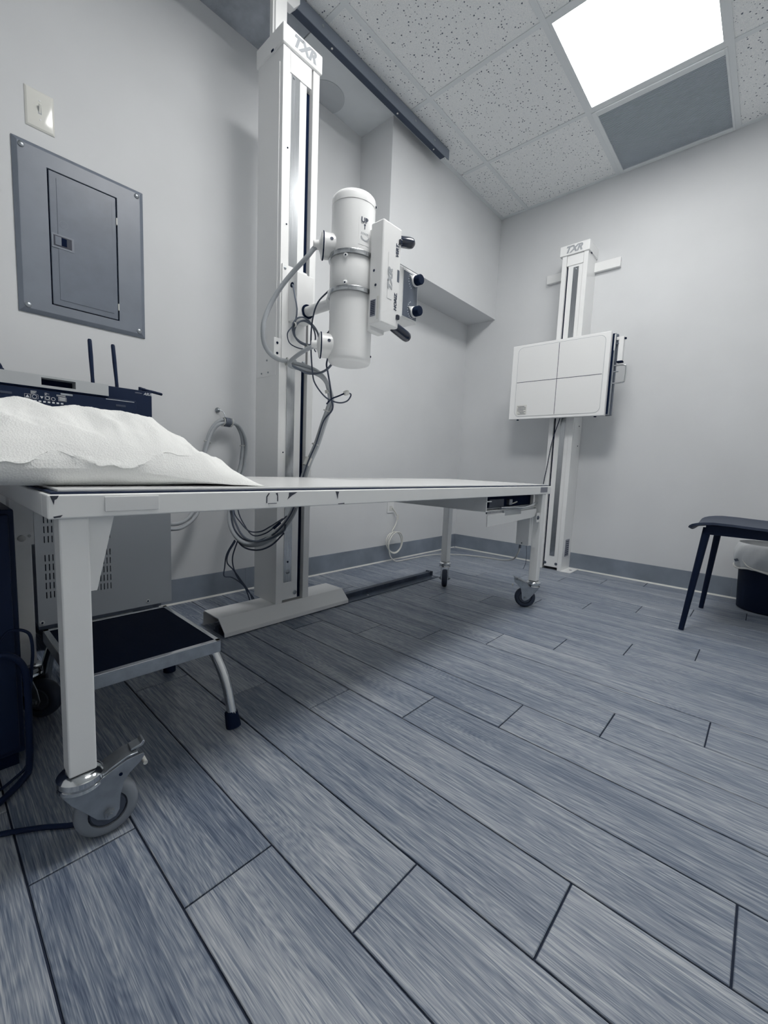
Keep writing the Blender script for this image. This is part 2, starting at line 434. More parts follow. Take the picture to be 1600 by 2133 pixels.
# ---- ceiling rail and floor rail of the tube stand
t = thing('ceiling_rail', 'long dark steel guide rail under the ceiling behind tube stand', 'rail', (-1.9, -.33, H))
MB().prism([(-.346, H-.004), (-.346, H-.060), (-.3425, H-.060), (-.3425, H-.008), (-.31, H-.008), (-.31, H-.004)], 0, X0+.02, -.868).build('web', 'rail', t)
MB().prism([(-.3424, H-.012), (-.3424, H-.060), (-.308, H-.060), (-.308, H-.022), (-.311, H-.022), (-.311, H-.057), (-.339, H-.057), (-.339, H-.012)], 0, X0+.02, -.905).build('lower_channel', 'railunder', t)  # underside coloured darker than the web
for x in (-3.1, -2.55, -1.86, -1.45, -1.2, -1.02): screw((x, -.346, H-.03), (0, -1, 0), .006, t)
for x in (-2.7, -1.79, -1.33, -1.0): screw((x, -.326, H-.060), (0, 0, -1), .005, t, 'tie')
t = thing('floor_rail', 'low dark steel floor rail running out from under the tube stand foot', 'rail', (-1.7, -.47, 0))
MB().prism([(-.522, 0.0005), (-.522, .004), (-.468, .004), (-.468, .026), (-.438, .026), (-.438, .004), (-.42, .004), (-.42, 0.0005)], 0, -2.40, -.985).build('rail_profile', 'frail', t, bevel=.001, seg=1)
B(-.998, -.985, -.475, -.430, .001, .030).build('end_stop', 'frail', t)
screw((-.998, -.46, .024), (-1, 0, 0), .005, t); screw((-1.02, -.50, .004), (0, 0, 1), .006, t); screw((-1.6, -.50, .004), (0, 0, 1), .006, t)
# ================================================================== TUBE STAND
ts = thing('tube_stand', 'tall white floor-to-ceiling column carrying the cylindrical X-ray tube head', 'X-ray stand', (-2.06, -.42, .0))
prof = [(-.524, .003), (-.524, .020), (-.474, .066), (-.352, .066), (-.343, .058), (-.343, .003), (-.348, .003), (-.348, .055), (-.354, .061), (-.472, .061), (-.518, .018), (-.518, .003)]
base = MB().prism(prof, 0, -2.404, -1.761).build('base', 'white', ts, bevel=.0015, seg=2)
column = MB().prism([(-2.147, -.475), (-2.114, -.475), (-2.114, -.335), (-2.004, -.335), (-2.004, -.475), (-1.972, -.475), (-1.972, -.30), (-2.147, -.30)], 2, .066, 2.262).build('column', 'white', ts, bevel=.002, seg=2)
B(-2.112, -2.032, -.470, -.455, .075, 2.20).build('inner_plate', 'white', column, bevel=.001)
B(-2.106, -2.066, -.472, -.470, .155, 2.185).build('steel_strip', 'steel', column)
B(-2.113, -2.012, -.474, -.440, 2.175, 2.256).build('top_filler', 'white', column, bevel=.001)
B(-2.0310, -2.0045, -.452, -.336, .07, 2.17).build('slot_shade', 'dark', column)  # dark filler painting the shade of the open column gap
B(-2.1495, -2.147, -.455, -.305, 1.035, 2.20).build('side_cover', 'white', column, bevel=.0008, seg=1)
for z, y in ((1.05, -.40), (1.05, -.35), (1.10, -.39)): screw((-2.1495, y, z), (-1, 0, 0), .004, column, 'zinc')
screw((-2.095, -.472, 2.165), (0, -1, 0), .0045, column); screw((-2.086, -.472, .20), (0, -1, 0), .009, column); screw((-2.086, -.472, .245), (0, -1, 0), .004, column, 'dark'); screw((-2.045, -.470, .10), (0, -1, 0), .010, column)
for z in (1.90, 1.62, .72): screw((-2.122, -.475, z), (0, -1, 0), .003, column, 'dark')
B(-2.142, -2.12, -.4765, -.475, 1.40, 1.445).build('small_label', 'lab', column); B(-2.138, -2.126, -.4770, -.4765, 1.41, 1.435).build('label_print', 'print', column)
B(-2.142, -2.12, -.4765, -.475, 1.33, 1.36).build('small_label', 'lab', column); B(-2.138, -2.126, -.4770, -.4765, 1.337, 1.355).build('label_print', 'print', column)
cap = B(-2.154, -1.966, -.484, -.295, 2.252, 2.320).build('top_cap', 'white', ts, bevel=.004, seg=3)
text('logo', 'TXR', .058, (-2.112, -.4842, 2.286), (1, 0, 0), (0, 0, 1), 'logo', cap, shear=.35, bold=.0028, sx=.98)
B(-2.1565, -2.154, -.42, -.405, 2.252, 2.258).build('clip', 'dark', cap)
stem = B(-2.144, -2.092, -.415, -.375, 2.320, 2.575).build('ceiling_stem', 'white', ts, bevel=.002)
B(-2.150, -2.144, -.405, -.385, 2.320, 2.575).build('stem_edge', 'white', stem)
MB().prism([(-2.094, 2.50), (-2.04, 2.50), (-2.012, 2.535), (-2.012, 2.600), (-2.094, 2.600)], 1, -.388, -.352).build('guide_block', 'white', ts, bevel=.003)
# ---- carriage and arm
car = B(-2.142, -2.020, -.482, -.4755, 1.085, 1.465).build('carriage', 'white', ts, bevel=.0012)
B(-2.112, -2.030, -.540, -.482, 1.25, 1.43).build('carriage_box', 'white', car, bevel=.003, seg=3)
B(-2.142, -2.10, -.486, -.482, 1.085, 1.19).build('clamp_plate', 'white', car, bevel=.001)
B(-2.175, -2.142, -.480, -.4765, 1.095, 1.175).build('side_tab', 'white', car, bevel=.001)
for p in ((-2.13, 1.45), (-2.035, 1.45), (-2.075, 1.10), (-2.032, 1.10)): screw((p[0], -.482, p[1]), (0, -1, 0), .008 if p[1] < 1.2 else .006, car, h=.005 if p[1] < 1.2 else .002)
for z in (1.115, 1.155): screw((-2.16, -.480, z), (0, -1, 0), .005, car, 'dark', 'slot_screw')
MB().lathe([(.010, 0), (.010, .003)], (-2.112, -.508, 1.385), (-1, 0, 0), 16).build('cable_hole', 'dark', car)
arm = MB().cyl((-2.06, -.540, 1.29), (-2.06, -.735, 1.29), .0195, 28).build('arm', 'white', ts)
MB().lathe([(.0275, 0), (.0275, .004), (.020, .004)], (-2.06, -.540, 1.29), (0, -1, 0), 28).build('arm_bush', 'dark', arm)
MB().lathe([(.030, 0), (.036, .012), (.036, .05)], (-2.06, -.692, 1.29), (0, -1, 0), 28).build('arm_flange', 'white', arm)
# ---- tube housing
TC = (-2.06, -.80)
def tl(prof, name, m, parent, **k): return MB().lathe(prof, (TC[0], TC[1], 0), (0, 0, 1), 56).build(name, m, parent, **k)
tube = tl([(.0775, 1.088), (.0775, 1.584)], 'tube_housing', 'plastic', ts)
tl([(.0785, 1.5845), (.0785, 1.604), (.0765, 1.613), (.071, 1.619), (.062, 1.622)], 'top_end_cap', 'plastic', tube)
tl([(.064, 1.048), (.073, 1.051), (.0775, 1.057), (.0785, 1.066), (.0785, 1.0875)], 'bottom_end_cap', 'plastic', tube)
tl([(.0782, 1.295), (.0800, 1.30), (.0800, 1.40), (.0782, 1.405)], 'middle_sleeve', 'plastic', tube)
for z0, z1 in ((1.404, 1.419), (1.283, 1.298)):
    tl([(.079, z0), (.0858, z0), (.0866, z0+.002), (.0866, z1-.002), (.0858, z1), (.079, z1)], 'clamp_ring', 'steel', tube)
    for a in (-1.35, -2.6, .2, 1.9):
        d = Vector((math.cos(a), math.sin(a), 0)); c = Vector((TC[0], TC[1], z0-.008 if z0 > 1.35 else z1+.008))+d*.079
        MB().lathe([(.0085, 0), (.0085, .005), (.006, .0065)], c, d, 14).build('lug', 'plastic', tube)
        MB().lathe([(.003, 0), (.003, .0008)], c+d*.0065, d, 10).build('lug_screw', 'dark', tube)
for z in (1.593, 1.078): screw((-2.015, -.8645, z), (.55, -.82, 0), .004, tube, 'dark', 'cap_screw')
# cable sockets
SD = Vector((-.80, .55, 0)).normalized()
for z in (1.450, 1.108):
    c = Vector((TC[0], TC[1], z)) + SD*.055
    s_ = MB().lathe([(.043, 0), (.043, .048), (.045, .049), (.045, .056), (.042, .058)], c, SD, 36).build('cable_socket', 'plastic', tube)
    MB().lathe([(.0458, .050), (.0465, .051), (.0465, .0535), (.0458, .0545)], c, SD, 36, cap=False).build('socket_seal', 'dark', s_)
    MB().lathe([(.040, .058), (.030, .060), (.016, .066), (.0135, .085), (.011, .086)], c, SD, 28).build('strain_relief', 'plastic', s_)
    q = c + SD*.025 + Vector((-.55, -.80, .2)).normalized()*.0432
    MB().lathe([(.006, -.001), (.006, .0004)], q, Vector((-.55, -.80, .2)), 14).build('socket_mark', 'print', s_)
# UP label: front of the housing
lab = MB()
def onhous(x, z, r=.0779):
    a = (x+2.06)/.0775 - PI/2
    return Vector((TC[0]+r*math.cos(a), TC[1]+r*math.sin(a), z))
def decal(x0, x1, z0, z1, name, m, r):
    mb = MB(); n = 6
    for k in range(n):
        a, b = x0+(x1-x0)*k/n, x0+(x1-x0)*(k+1)/n
        mb.add([onhous(a, z0, r), onhous(b, z0, r), onhous(b, z1, r), onhous(a, z1, r), onhous(a, z0, r-.0006), onhous(b, z0, r-.0006), onhous(b, z1, r-.0006), onhous(a, z1, r-.0006)], [(0,1,2,3), (0,4,5,1), (3,2,6,7)])
    return mb.build(name, m, tube)
UX = -2.077                                    # middle of the sticker along the housing girth
decal(UX-.022, UX+.022, 1.438, 1.535, 'sticker', 'plastic', .0780)
_a = (UX+2.06)/.0775; _t = Vector((math.cos(_a), math.sin(_a), 0)); _n = Vector((math.sin(_a), -math.cos(_a), 0)); _o = Vector((TC[0], TC[1], 0))+_n*.0787
def stk(u, z): q = _o+_t*u; return (q.x, q.y, z)
text('lettering', 'UP', .023, stk(-.0155, 1.518), _t, (0, 0, 1), 'print', tube, bold=.0005)
MB().add([stk(-.0015, 1.490), stk(.0015, 1.490), stk(.0015, 1.502), stk(.005, 1.502), stk(0, 1.508), stk(-.005, 1.502), stk(-.0015, 1.502)], [(0, 1, 2, 3, 4, 5, 6)]).build('arrow_mark', 'print', tube)
mb = MB()
for k in range(10):
    a = PI*1.12+k*PI*.76/9; u, z = .002+.016*math.cos(a), 1.470+.016*math.sin(a)
    mb.add([stk(u-.002, z-.002), stk(u+.002, z-.002), stk(u+.002, z+.002), stk(u-.002, z+.002)], [(0, 1, 2, 3)])
for k in range(5): mb.add([stk(-.014+k*.006, 1.474), stk(-.0105+k*.006, 1.474), stk(-.0105+k*.006, 1.479), stk(-.014+k*.006, 1.479)], [(0, 1, 2, 3)])
mb.build('dial_mark', 'logo', tube)
# ---- control head
hd = B(-2.060, -1.964, -.950, -.890, 1.174, 1.512).build('control_head', 'plastic', ts, bevel=.006, seg=4)
B(-2.050, -1.975, -.892, -.862, 1.16, 1.50).build('mounting_plate', 'plastic', hd, bevel=.003)
B(-2.030, -2.006, -.9512, -.950, 1.262, 1.415).build('logo_plate', 'plastic', hd, bevel=.0008, seg=1)
text('logo', 'TXR', .030, (-2.018, -.9514, 1.288), (0, 0, 1), (-1, 0, 0), 'logo', hd, shear=.35, bold=.0016, sx=1.30)
text('lettering', 'VERT.', .0185, (-1.985, -.9502, 1.411), (0, 0, 1), (-1, 0, 0), 'print', hd, shear=.15, bold=.0006)
text('lettering', 'HORIZ.', .0185, (-1.985, -.9502, 1.232), (0, 0, 1), (-1, 0, 0), 'print', hd, shear=.15, bold=.0006)
for z in (1.466, 1.212): B(-1.980, -1.967, -.958, -.949, z-.008, z+.008).build('push_button', 'blackgloss', hd, bevel=.002)
B(-1.981, -1.970, -.9508, -.949, 1.332, 1.372).build('angle_window', 'darkpanel', hd)
B(-2.0612, -2.060, -.925, -.900, 1.20, 1.255).build('rating_label', 'labgrey', hd)
for k in range(8): B(-2.0618, -2.0612, -.922, -.903, 1.206+k*.006, 1.209+k*.006).build('label_line', 'print', hd)
B(-2.0612, -2.060, -.940, -.931, 1.188, 1.262).build('tag_strip', 'lab', hd)
for y, z in ((-.912, 1.352), (-.922, 1.302)): MB().lathe([(.0045, 0), (.0045, .0012)], (-2.060, y, z), (-1, 0, 0), 14).build('bolt_hole', 'print', hd)
for z0, dz in ((1.480, .27), (1.190, -.27)):
    d = Vector((1, -.06, dz)).normalized(); c = Vector((-1.972, -.925, z0))
    MB().lathe([(.0165, 0), (.0185, .01), (.0195, .075), (.018, .088), (.013, .095), (.004, .097)], c, d, 28).build('grip', 'blackgloss', hd)
# ---- collimator with dials
cl = B(-1.985, -1.795, -.898, -.715, 1.244, 1.432).build('collimator', 'plastic', ts, bevel=.005, seg=3)
B(-1.890, -1.7995, -.9005, -.897, 1.250, 1.426).build('dial_border', 'plastic', cl, bevel=.001)
B(-1.888, -1.8035, -.9018, -.900, 1.254, 1.418).build('dial_plate', 'darkpanel', cl)
for z in (1.398, 1.283):
    kb = MB().lathe([(.0165, .006), (.0185, .009), (.0185, .030), (.0165, .033), (.003, .034)], (-1.822, -.9018, z), (0, -1, 0), 30).build('dial_knob', 'rubber', cl)
    MB().lathe([(.021, 0), (.021, .004), (.018, .007)], (-1.822, -.9018, z), (0, -1, 0), 30).build('knob_skirt', 'plastic', kb)
    MB().prism([(-1.856, z+.012), (-1.822, z+.021), (-1.826, z-.019)], 1, -.9055, -.9018).build('knob_pointer', 'plastic', kb)
    mb = MB()
    for k in range(11):
        a = PI*.62+k*PI*1.0/10; s = -1 if z > 1.34 else 1
        cx, cz = -1.834+.027*math.cos(a)*.9, z+s*.004+.030*math.sin(a if s > 0 else -a)*(-1 if s > 0 and False else 1)
        mb.box(cx-.0016, cx+.0016, -.9021, -.9017, cz-.0016, cz+.0016)
    mb.build('dial_scale', 'paleprint', kb)

# ================================================================== CABLES OF THE TUBE STAND
HV1 = [(-2.155,-.735,1.448),(-2.172,-.722,1.438),(-2.19,-.7,1.405),(-2.21,-.65,1.363),(-2.232,-.61,1.315),(-2.253,-.58,1.26),(-2.271,-.565,1.202),(-2.275,-.56,1.16),(-2.263,-.55,1.117),(-2.234,-.54,1.091),(-2.195,-.535,1.078),(-2.152,-.535,1.077),(-2.112,-.55,1.073),(-2.081,-.57,1.066),(-2.039,-.585,1.054),(-2.0,-.59,1.029),(-1.977,-.59,.984),(-1.972,-.59,.942),(-1.977,-.58,.903),(-1.989,-.568,.852),(-2.017,-.558,.758),(-2.05,-.552,.685),(-2.07,-.548,.628),(-2.113,-.545,.496),(-2.147,-.535,.431),(-2.186,-.522,.387),(-2.219,-.5,.357),(-2.244,-.45,.337),(-2.254,-.37,.339),(-2.249,-.29,.372),(-2.227,-.22,.416),(-2.202,-.18,.46),(-2.155,-.13,.558),(-2.092,-.07,.645),(-2.072,-.05,.698),(-2.061,-.04,.751),(-2.066,-.04,.797),(-2.084,-.04,.837),(-2.113,-.045,.863),(-2.155,-.05,.866),(-2.187,-.05,.861),(-2.214,-.045,.833),(-2.232,-.045,.799),(-2.247,-.05,.759),(-2.26,-.055,.719),(-2.272,-.06,.66),(-2.287,-.07,.562),(-2.33,-.10,.45),(-2.40,-.13,.40),(-2.484,-.14,.40)]
hv = tag(MB().tube(HV1, .0085, 12, 5).build('high_voltage_cable', 'hvcable'), 'thick grey cable looping left from upper tube socket, along column to the wall hook', 'cable')
def ring(parent, P, i, r, name='cable_tie', m='tie', wd=.004, off=(0, 0, 0)):
    p = Vector(P[i])+Vector(off); d = Vector(P[min(i+1, len(P)-1)])-Vector(P[i-1])
    MB().lathe([(r-.0015, -wd/2), (r, -wd/2), (r, wd/2), (r-.0015, wd/2)], p, d, 18, cap=False).build(name, m, parent)
for i in (11, 18, 20, 23, 25, 35, 43): ring(hv, HV1, i, .016, off=(.004, .004, 0))
ring(hv, HV1, 21, .0155, 'cable_sleeve', 'lab', .035, off=(.002, .004, 0))
ring(hv, HV1, 16, .0155, 'cable_sleeve', 'lab', .014, off=(.002, .004, 0))
HV2 = [(-2.155,-.735,1.106),(-2.172,-.722,1.100),(-2.178,-.66,1.085),(-2.168,-.58,1.066),(-2.145,-.553,1.058),(-2.11,-.565,1.054),(-2.075,-.585,1.047),(-2.03,-.60,1.034),(-1.995,-.60,1.008),(-1.968,-.60,.962),(-1.962,-.595,.922)]+[(x+.010, y-.004, z-.004) for x, y, z in HV1[18:28]]+[(x+.012, y-.002, z-.012) for x, y, z in HV1[28:33]]+[(x+.013, y-.010, z-.012) for x, y, z in HV1[33:40]]+[(x-.004, y-.010, z-.016) for x, y, z in HV1[40:46]]+[(-2.28,-.075,.545),(-2.32,-.11,.435),(-2.40,-.14,.38),(-2.484,-.15,.38)]
tag(MB().tube(HV2, .0080, 12, 5).build('high_voltage_cable', 'hvcable'), 'thick grey cable leaving the lower tube socket and running beside the other', 'cable')
def offs(P, a, b, dx, dy, dz): return [(x+dx, y+dy, z+dz) for x, y, z in P[a:b]]
TH1 = [(-2.075,-.735,1.345),(-2.089,-.70,1.321),(-2.116,-.68,1.282),(-2.121,-.66,1.239),(-2.115,-.64,1.182),(-2.106,-.63,1.111),(-2.098,-.63,1.043),(-2.087,-.63,1.0),(-2.06,-.64,.962),(-2.027,-.65,.938),(-1.987,-.67,.929),(-1.953,-.68,.941),(-1.943,-.69,.965),(-1.957,-.69,.972)]
th = tag(MB().tube(TH1, .0030, 8, 5).build('signal_cable', 'wire'), 'thin dark cable dropping past the tube to a hanging white connector', 'cable')
MB().lathe([(.004, 0), (.009, .003), (.0105, .012), (.009, .022), (.004, .026)], (-1.957, -.69, .974), (-1, .05, -.35), 14).build('connector', 'tie', th)
MB().tube([(-1.981,-.689,.965), (-2.0,-.675,.953), (-2.018,-.655,.941), (-2.03,-.64,.92)], .003, 8, 4).build('lead', 'blackwire', th)
TH2 = [(-2.10,-.73,1.088),(-2.085,-.70,1.06),(-2.062,-.68,1.039),(-2.022,-.65,.993),(-1.996,-.63,.946),(-1.968,-.605,.908)]+offs(HV1, 19, 26, -.006, -.014, .006)+offs(HV1, 26, 31, .012, .008, .010)
tag(MB().tube(TH2, .0034, 8, 5).build('signal_cable', 'wire'), 'thin dark cable hanging from lower tube socket into the bundle', 'cable')
TH3 = [(-2.085,-.735,1.057),(-2.069,-.68,1.043),(-2.068,-.63,1.036),(-2.089,-.59,1.036),(-2.113,-.57,1.048),(-2.15,-.555,1.062)]
tag(MB().tube(TH3, .0045, 8, 5).build('flat_cable', 'cable2'), 'short dark cable curving below the tube bottom to the carriage', 'cable')
mb = MB()
TH4 = [(-2.112,-.508,1.385),(-2.124,-.53,1.372),(-2.135,-.56,1.319),(-2.139,-.58,1.27),(-2.144,-.58,1.229),(-2.152,-.58,1.208)]
coil = []
for k in range(0, 74):
    a = 2*PI*k/24+2.6; r = .053+.007*math.sin(k*.35); coil.append((-2.096+r*1.05*math.cos(a)+.006*math.sin(k*.21), -.582+.006*math.sin(k*.5), 1.192+r*.88*math.sin(a)+.004*math.sin(k*.13)))
loop = tag(MB().tube(TH4+coil, .0032, 8, 2).build('coiled_cable', 'cable2'), 'dark coil of thin cable hung on the carriage front', 'cable')
MB().tube([(-2.152,-.58,1.208),(-2.17,-.585,1.19),(-2.185,-.585,1.165),(-2.175,-.585,1.135),(-2.14,-.585,1.125),(-2.10,-.585,1.128),(-2.06,-.59,1.14)], .0022, 6, 5).build('stray_wire', 'wire', loop)
for p in ((-2.152, -.582, 1.208), (-2.092, -.585, 1.137)):
    MB().lathe([(.009, -.004), (.0105, -.004), (.0105, .004), (.009, .004)], p, (1, 0, .3), 14, cap=False).build('cable_tie', 'tie', loop)
for P, lb in (([(-2.055,-.745,1.235),(-2.062,-.70,1.20),(-2.075,-.66,1.16),(-2.08,-.62,1.13),(-2.06,-.60,1.125)], 'thin dark wire curving from the tube side, nearer its arm'),
              ([(-2.105,-.735,1.24),(-2.075,-.71,1.19),(-2.068,-.68,1.15),(-2.07,-.64,1.135),(-2.045,-.6,1.16)], 'thin dark wire curving from the tube side, nearer the lower socket')):
    tag(MB().tube(P, .0026, 8, 5).build('signal_wire', 'wire'), lb, 'wire')
# inner cables of the hanging loop and the leads to the floor
for P, r, lb in (([(-2.16,-.14,.55),(-2.193,-.2,.448),(-2.215,-.3,.408),(-2.232,-.4,.385),(-2.235,-.49,.395),(-2.216,-.53,.418),(-2.165,-.545,.45)], .0028, 'uppermost thin dark cable inside the sagging bundle under the table'),
                 ([(-2.14,-.14,.55),(-2.172,-.2,.45),(-2.197,-.3,.396),(-2.226,-.42,.369),(-2.225,-.51,.389),(-2.197,-.54,.42),(-2.15,-.55,.46)], .0028, 'thin dark cable with black splice inside the sagging bundle under the table'),
                 ([(-2.165,-.14,.56),(-2.199,-.2,.451),(-2.227,-.29,.392),(-2.243,-.38,.357),(-2.245,-.47,.353),(-2.209,-.525,.369),(-2.158,-.54,.396),(-2.15,-.545,.425)], .0045, 'dark cable nested just above the thick cables of the sagging bundle'),
                 ([(-2.18,-.14,.55),(-2.215,-.21,.43),(-2.24,-.29,.36),(-2.25,-.38,.318),(-2.235,-.47,.315),(-2.20,-.52,.34),(-2.16,-.548,.39)], .0035, 'dark cable hanging lowest under the sagging bundle')):
    o = tag(MB().tube(P, r, 8, 5).build('bundle_cable', 'cable2' if r > .004 else 'wire'), lb, 'cable', 'cables in the sagging bundle')
    if 'splice' in lb: MB().cyl((-2.206, -.54, .412), (-2.178, -.547, .435), .006, 12).build('splice', 'blackwire', o)
for P, lb in (([(-2.275,-.36,.345),(-2.295,-.33,.282),(-2.299,-.32,.223),(-2.301,-.32,.186),(-2.265,-.32,.174),(-2.219,-.32,.137),(-2.189,-.32,.098),(-2.164,-.325,.062),(-2.155,-.325,.02),(-2.15,-.322,.003)], 'dark lead with the widest bend hanging to the floor behind the stand foot'),
              ([(-2.272,-.36,.34),(-2.292,-.34,.289),(-2.293,-.33,.245),(-2.259,-.32,.206),(-2.225,-.32,.157),(-2.195,-.32,.113),(-2.171,-.32,.068),(-2.160,-.315,.02),(-2.158,-.312,.003)], 'dark lead with the narrower bend hanging to the floor behind the stand foot'),
              ([(-2.262,-.36,.34),(-2.268,-.33,.27),(-2.262,-.325,.22),(-2.24,-.32,.17),(-2.205,-.32,.12),(-2.18,-.317,.06),(-2.166,-.305,.02),(-2.165,-.302,.003)], 'dark lead hanging straightest to the floor behind the stand foot')):
    tag(MB().tube(P, .0028, 8, 5).build('floor_lead', 'wire'), lb, 'wire', 'leads behind the stand foot')
# wall hook
hk = thing('wall_hook', 'small grey eye hook and strap holding the cable loop on the wall', 'hook', (-2.155, 0, .90))
MB().lathe([(.012, 0), (.012, .004), (.008, .012), (.003, .016)], (-2.172, -.0005, .915), (0, -1, 0), 18).build('eye_bolt', 'zinc', hk)
MB().tube([(-2.172,-.014,.915),(-2.160,-.02,.912),(-2.152,-.03,.900),(-2.152,-.035,.884)], .0022, 8, 4).build('wire_loop', 'zinc', hk)
MB().lathe([(.0195, -.013), (.022, -.013), (.022, .013), (.0195, .013)], (-2.150, -.052, .858), (1, 0, -.05), 24, cap=False).build('strap', 'cable2', hk)
for dx in (-.020, .022): MB().lathe([(.020, -.002), (.0215, -.002), (.0215, .002), (.020, .002)], (-2.150+dx, -.052, .857), (1, 0, -.2), 18, cap=False).build('cable_tie', 'tie', hk)

# ================================================================== WALL STAND
ws = thing('wall_stand', 'white wall-mounted column with square image receptor panel in the far corner', 'X-ray wall stand', (-.09, -.90, 0))
wc = MB().prism([(-.170, -.985), (-.170, -.957), (-.07, -.957), (-.07, -.850), (-.170, -.850), (-.170, -.820), (-.0005, -.820), (-.0005, -.985)], 2, .0, 2.125).build('column', 'white', ws, bevel=.002)
B(-.163, -.150, -.955, -.862, .02, 2.06).build('inner_plate', 'white', wc, bevel=.001)
B(-.165, -.163, -.930, -.896, .10, 2.04).build('steel_strip', 'steel', wc)
B(-.168, -.12, -.956, -.852, 2.055, 2.12).build('top_filler', 'white', wc, bevel=.001)
B(-.152, -.072, -.8605, -.8515, .02, 2.05).build('slot_shade', 'dark', wc)  # gap shade put in as a dark filler here too
for y in (-.945, -.868): screw((-.163, y, .045), (-1, 0, 0), .010, wc, 'hub')
screw((-.165, -.913, 2.025), (-1, 0, 0), .005, wc); screw((-.165, -.913, .115), (-1, 0, 0), .004, wc)
B(-.150, -.03, -.9865, -.985, .86, 1.03).build('side_cover', 'white', wc, bevel=.0008, seg=1)
for x, z in ((-.06, 1.01), (-.06, .875)): screw((x, -.9865, z), (0, -1, 0), .004, wc, 'dark')
B(-.125, -.05, -.9865, -.985, .10, .22).build('rating_label', 'labgrey', wc)
for k in range(7): B(-.115, -.06, -.9870, -.9865, .112+k*.015, .118+k*.015).build('label_line', 'print', wc)
wcap = B(-.178, -.0005, -.992, -.803, 2.122, 2.186).build('top_cap', 'white', ws, bevel=.004, seg=3)
text('logo', 'TXR', .056, (-.1782, -.837, 2.153), (0, -1, 0), (0, 0, 1), 'logo', wcap, shear=.35, bold=.0027, sx=1.0)
B(-.14, -.12, -.9935, -.992, 2.112, 2.120).build('clip', 'dark', wcap)
B(-.026, -.0005, -1.142, -.662, 2.034, 2.092).build('cross_bar', 'white', ws, bevel=.002)
ft = B(-.182, -.006, -1.052, -.985, .0005, .006).build('foot_plate', 'white', ws, bevel=.0008, seg=1)
MB().lathe([(.009, 0), (.009, .0008)], (-.095, -1.025, .006), (0, 0, 1), 14).build('bolt_hole', 'hub', ft)
# receptor
bk = B(-.300, -.266, -1.205, -.577, 1.046, 1.549).build('receptor_panel', 'white', ws, bevel=.004, seg=3)
def rrect(y0, y1, z0, z1, r, n=6):
    P = []
    for cy, cz, a0 in ((y1-r, z1-r, 0), (y0+r, z1-r, PI/2), (y0+r, z0+r, PI), (y1-r, z0+r, 1.5*PI)):
        for k in range(n+1): a = a0+PI/2*k/n; P.append((cy+r*math.cos(a), cz+r*math.sin(a)))
    return P
MB().prism(rrect(-1.178, -.618, 1.064, 1.532, .035), 0, -.3012, -.300).build('face_border', 'logo', bk)
MB().prism(rrect(-1.176, -.620, 1.066, 1.530, .034), 0, -.3018, -.300).build('face_sheet', 'plastic', bk)
B(-.3024, -.3016, -.8995, -.8965, 1.070, 1.527).build('cross_line', 'print', bk)
B(-.3024, -.3016, -1.172, -.622, 1.2965, 1.2995).build('cross_line', 'print', bk)
B(-.3024, -.3016, -.706, -.634, 1.076, 1.142).build('rating_label', 'lab', bk)
for k, (a, b) in enumerate(((-.70, -.645), (-.69, -.66), (-.70, -.65), (-.685, -.64), (-.70, -.64), (-.70, -.64), (-.70, -.645), (-.69, -.64))):
    B(-.3030, -.3024, a, b, 1.080+k*.0074, 1.0825+k*.0074).build('label_line', 'print', bk)
back = B(-.262, -.205, -1.185, -.60, 1.056, 1.54).build('receptor_housing', 'white', ws, bevel=.003)
B(-.266, -.262, -1.20, -.585, 1.05, 1.545).build('slot_liner', 'dark', back)
B(-.258, -.250, -1.222, -1.185, 1.053, 1.543).build('tray_edge', 'zinc', back, bevel=.001)
B(-.263, -.257, -1.214, -1.185, 1.06, 1.54).build('tray_slot', 'dark', back)
B(-.262, -.2585, -1.219, -1.205, 1.44, 1.535).build('tray_clip', 'plastic', back)
B(-.232, -.210, -1.225, -1.185, 1.053, 1.543).build('housing_side', 'cable2', back, bevel=.001)
B(-.205, -.170, -.985, -.82, 1.10, 1.555).build('carriage', 'white', ws, bevel=.002)
for y in (-.845, -.925): MB().prism([(y-.02, 1.545), (y+.02, 1.545), (y+.012, 1.572), (y-.012, 1.572)], 0, -.215, -.185).build('carriage_ear', 'white', back, bevel=.002)
MB().tube([(-.245,-1.215,1.352),(-.245,-1.275,1.350),(-.245,-1.288,1.336),(-.245,-1.288,1.262),(-.245,-1.275,1.248),(-.245,-1.205,1.246)], .0042, 10, 4).build('tray_handle', 'chrome', back)
MB().tube([(-.252,-1.195,1.295),(-.252,-1.22,1.312),(-.252,-1.25,1.314)], .004, 10, 4).build('release_lever', 'zinc', back)
gb = B(-.245, -.215, -1.262, -1.236, 1.378, 1.520).build('patient_handle', 'white', back, bevel=.002)
B(-.240, -.220, -1.262, -1.22, 1.505, 1.523).build('handle_bracket', 'white', back, bevel=.001)
B(-.247, -.213, -1.264, -1.232, 1.370, 1.378).build('handle_end', 'dark', gb); B(-.236, -.224, -1.272, -1.262, 1.506, 1.516).build('handle_knob', 'dark', gb)
MB().cyl((-.24, -1.205, 1.482), (-.24, -1.238, 1.482), .004, 10).build('handle_pin', 'cable2', gb)
for y in (-.64, -1.15): MB().lathe([(.008, 0), (.008, .006)], (-.285, y, 1.046), (0, 0, -1), 12).build('bumper', 'dark', back)
tag(MB().tube([(-.185,-.90,1.09),(-.19,-.898,1.052),(-.19,-.858,.897),(-.19,-.838,.731),(-.186,-.821,.613),(-.175,-.812,.528),(-.06,-.808,.40),(-.012,-.805,.25),(-.012,-.80,.012)], .0028, 8, 5).build('receptor_cable', 'blackwire'), 'thin black cable running from under the receptor panel down the column', 'cable')
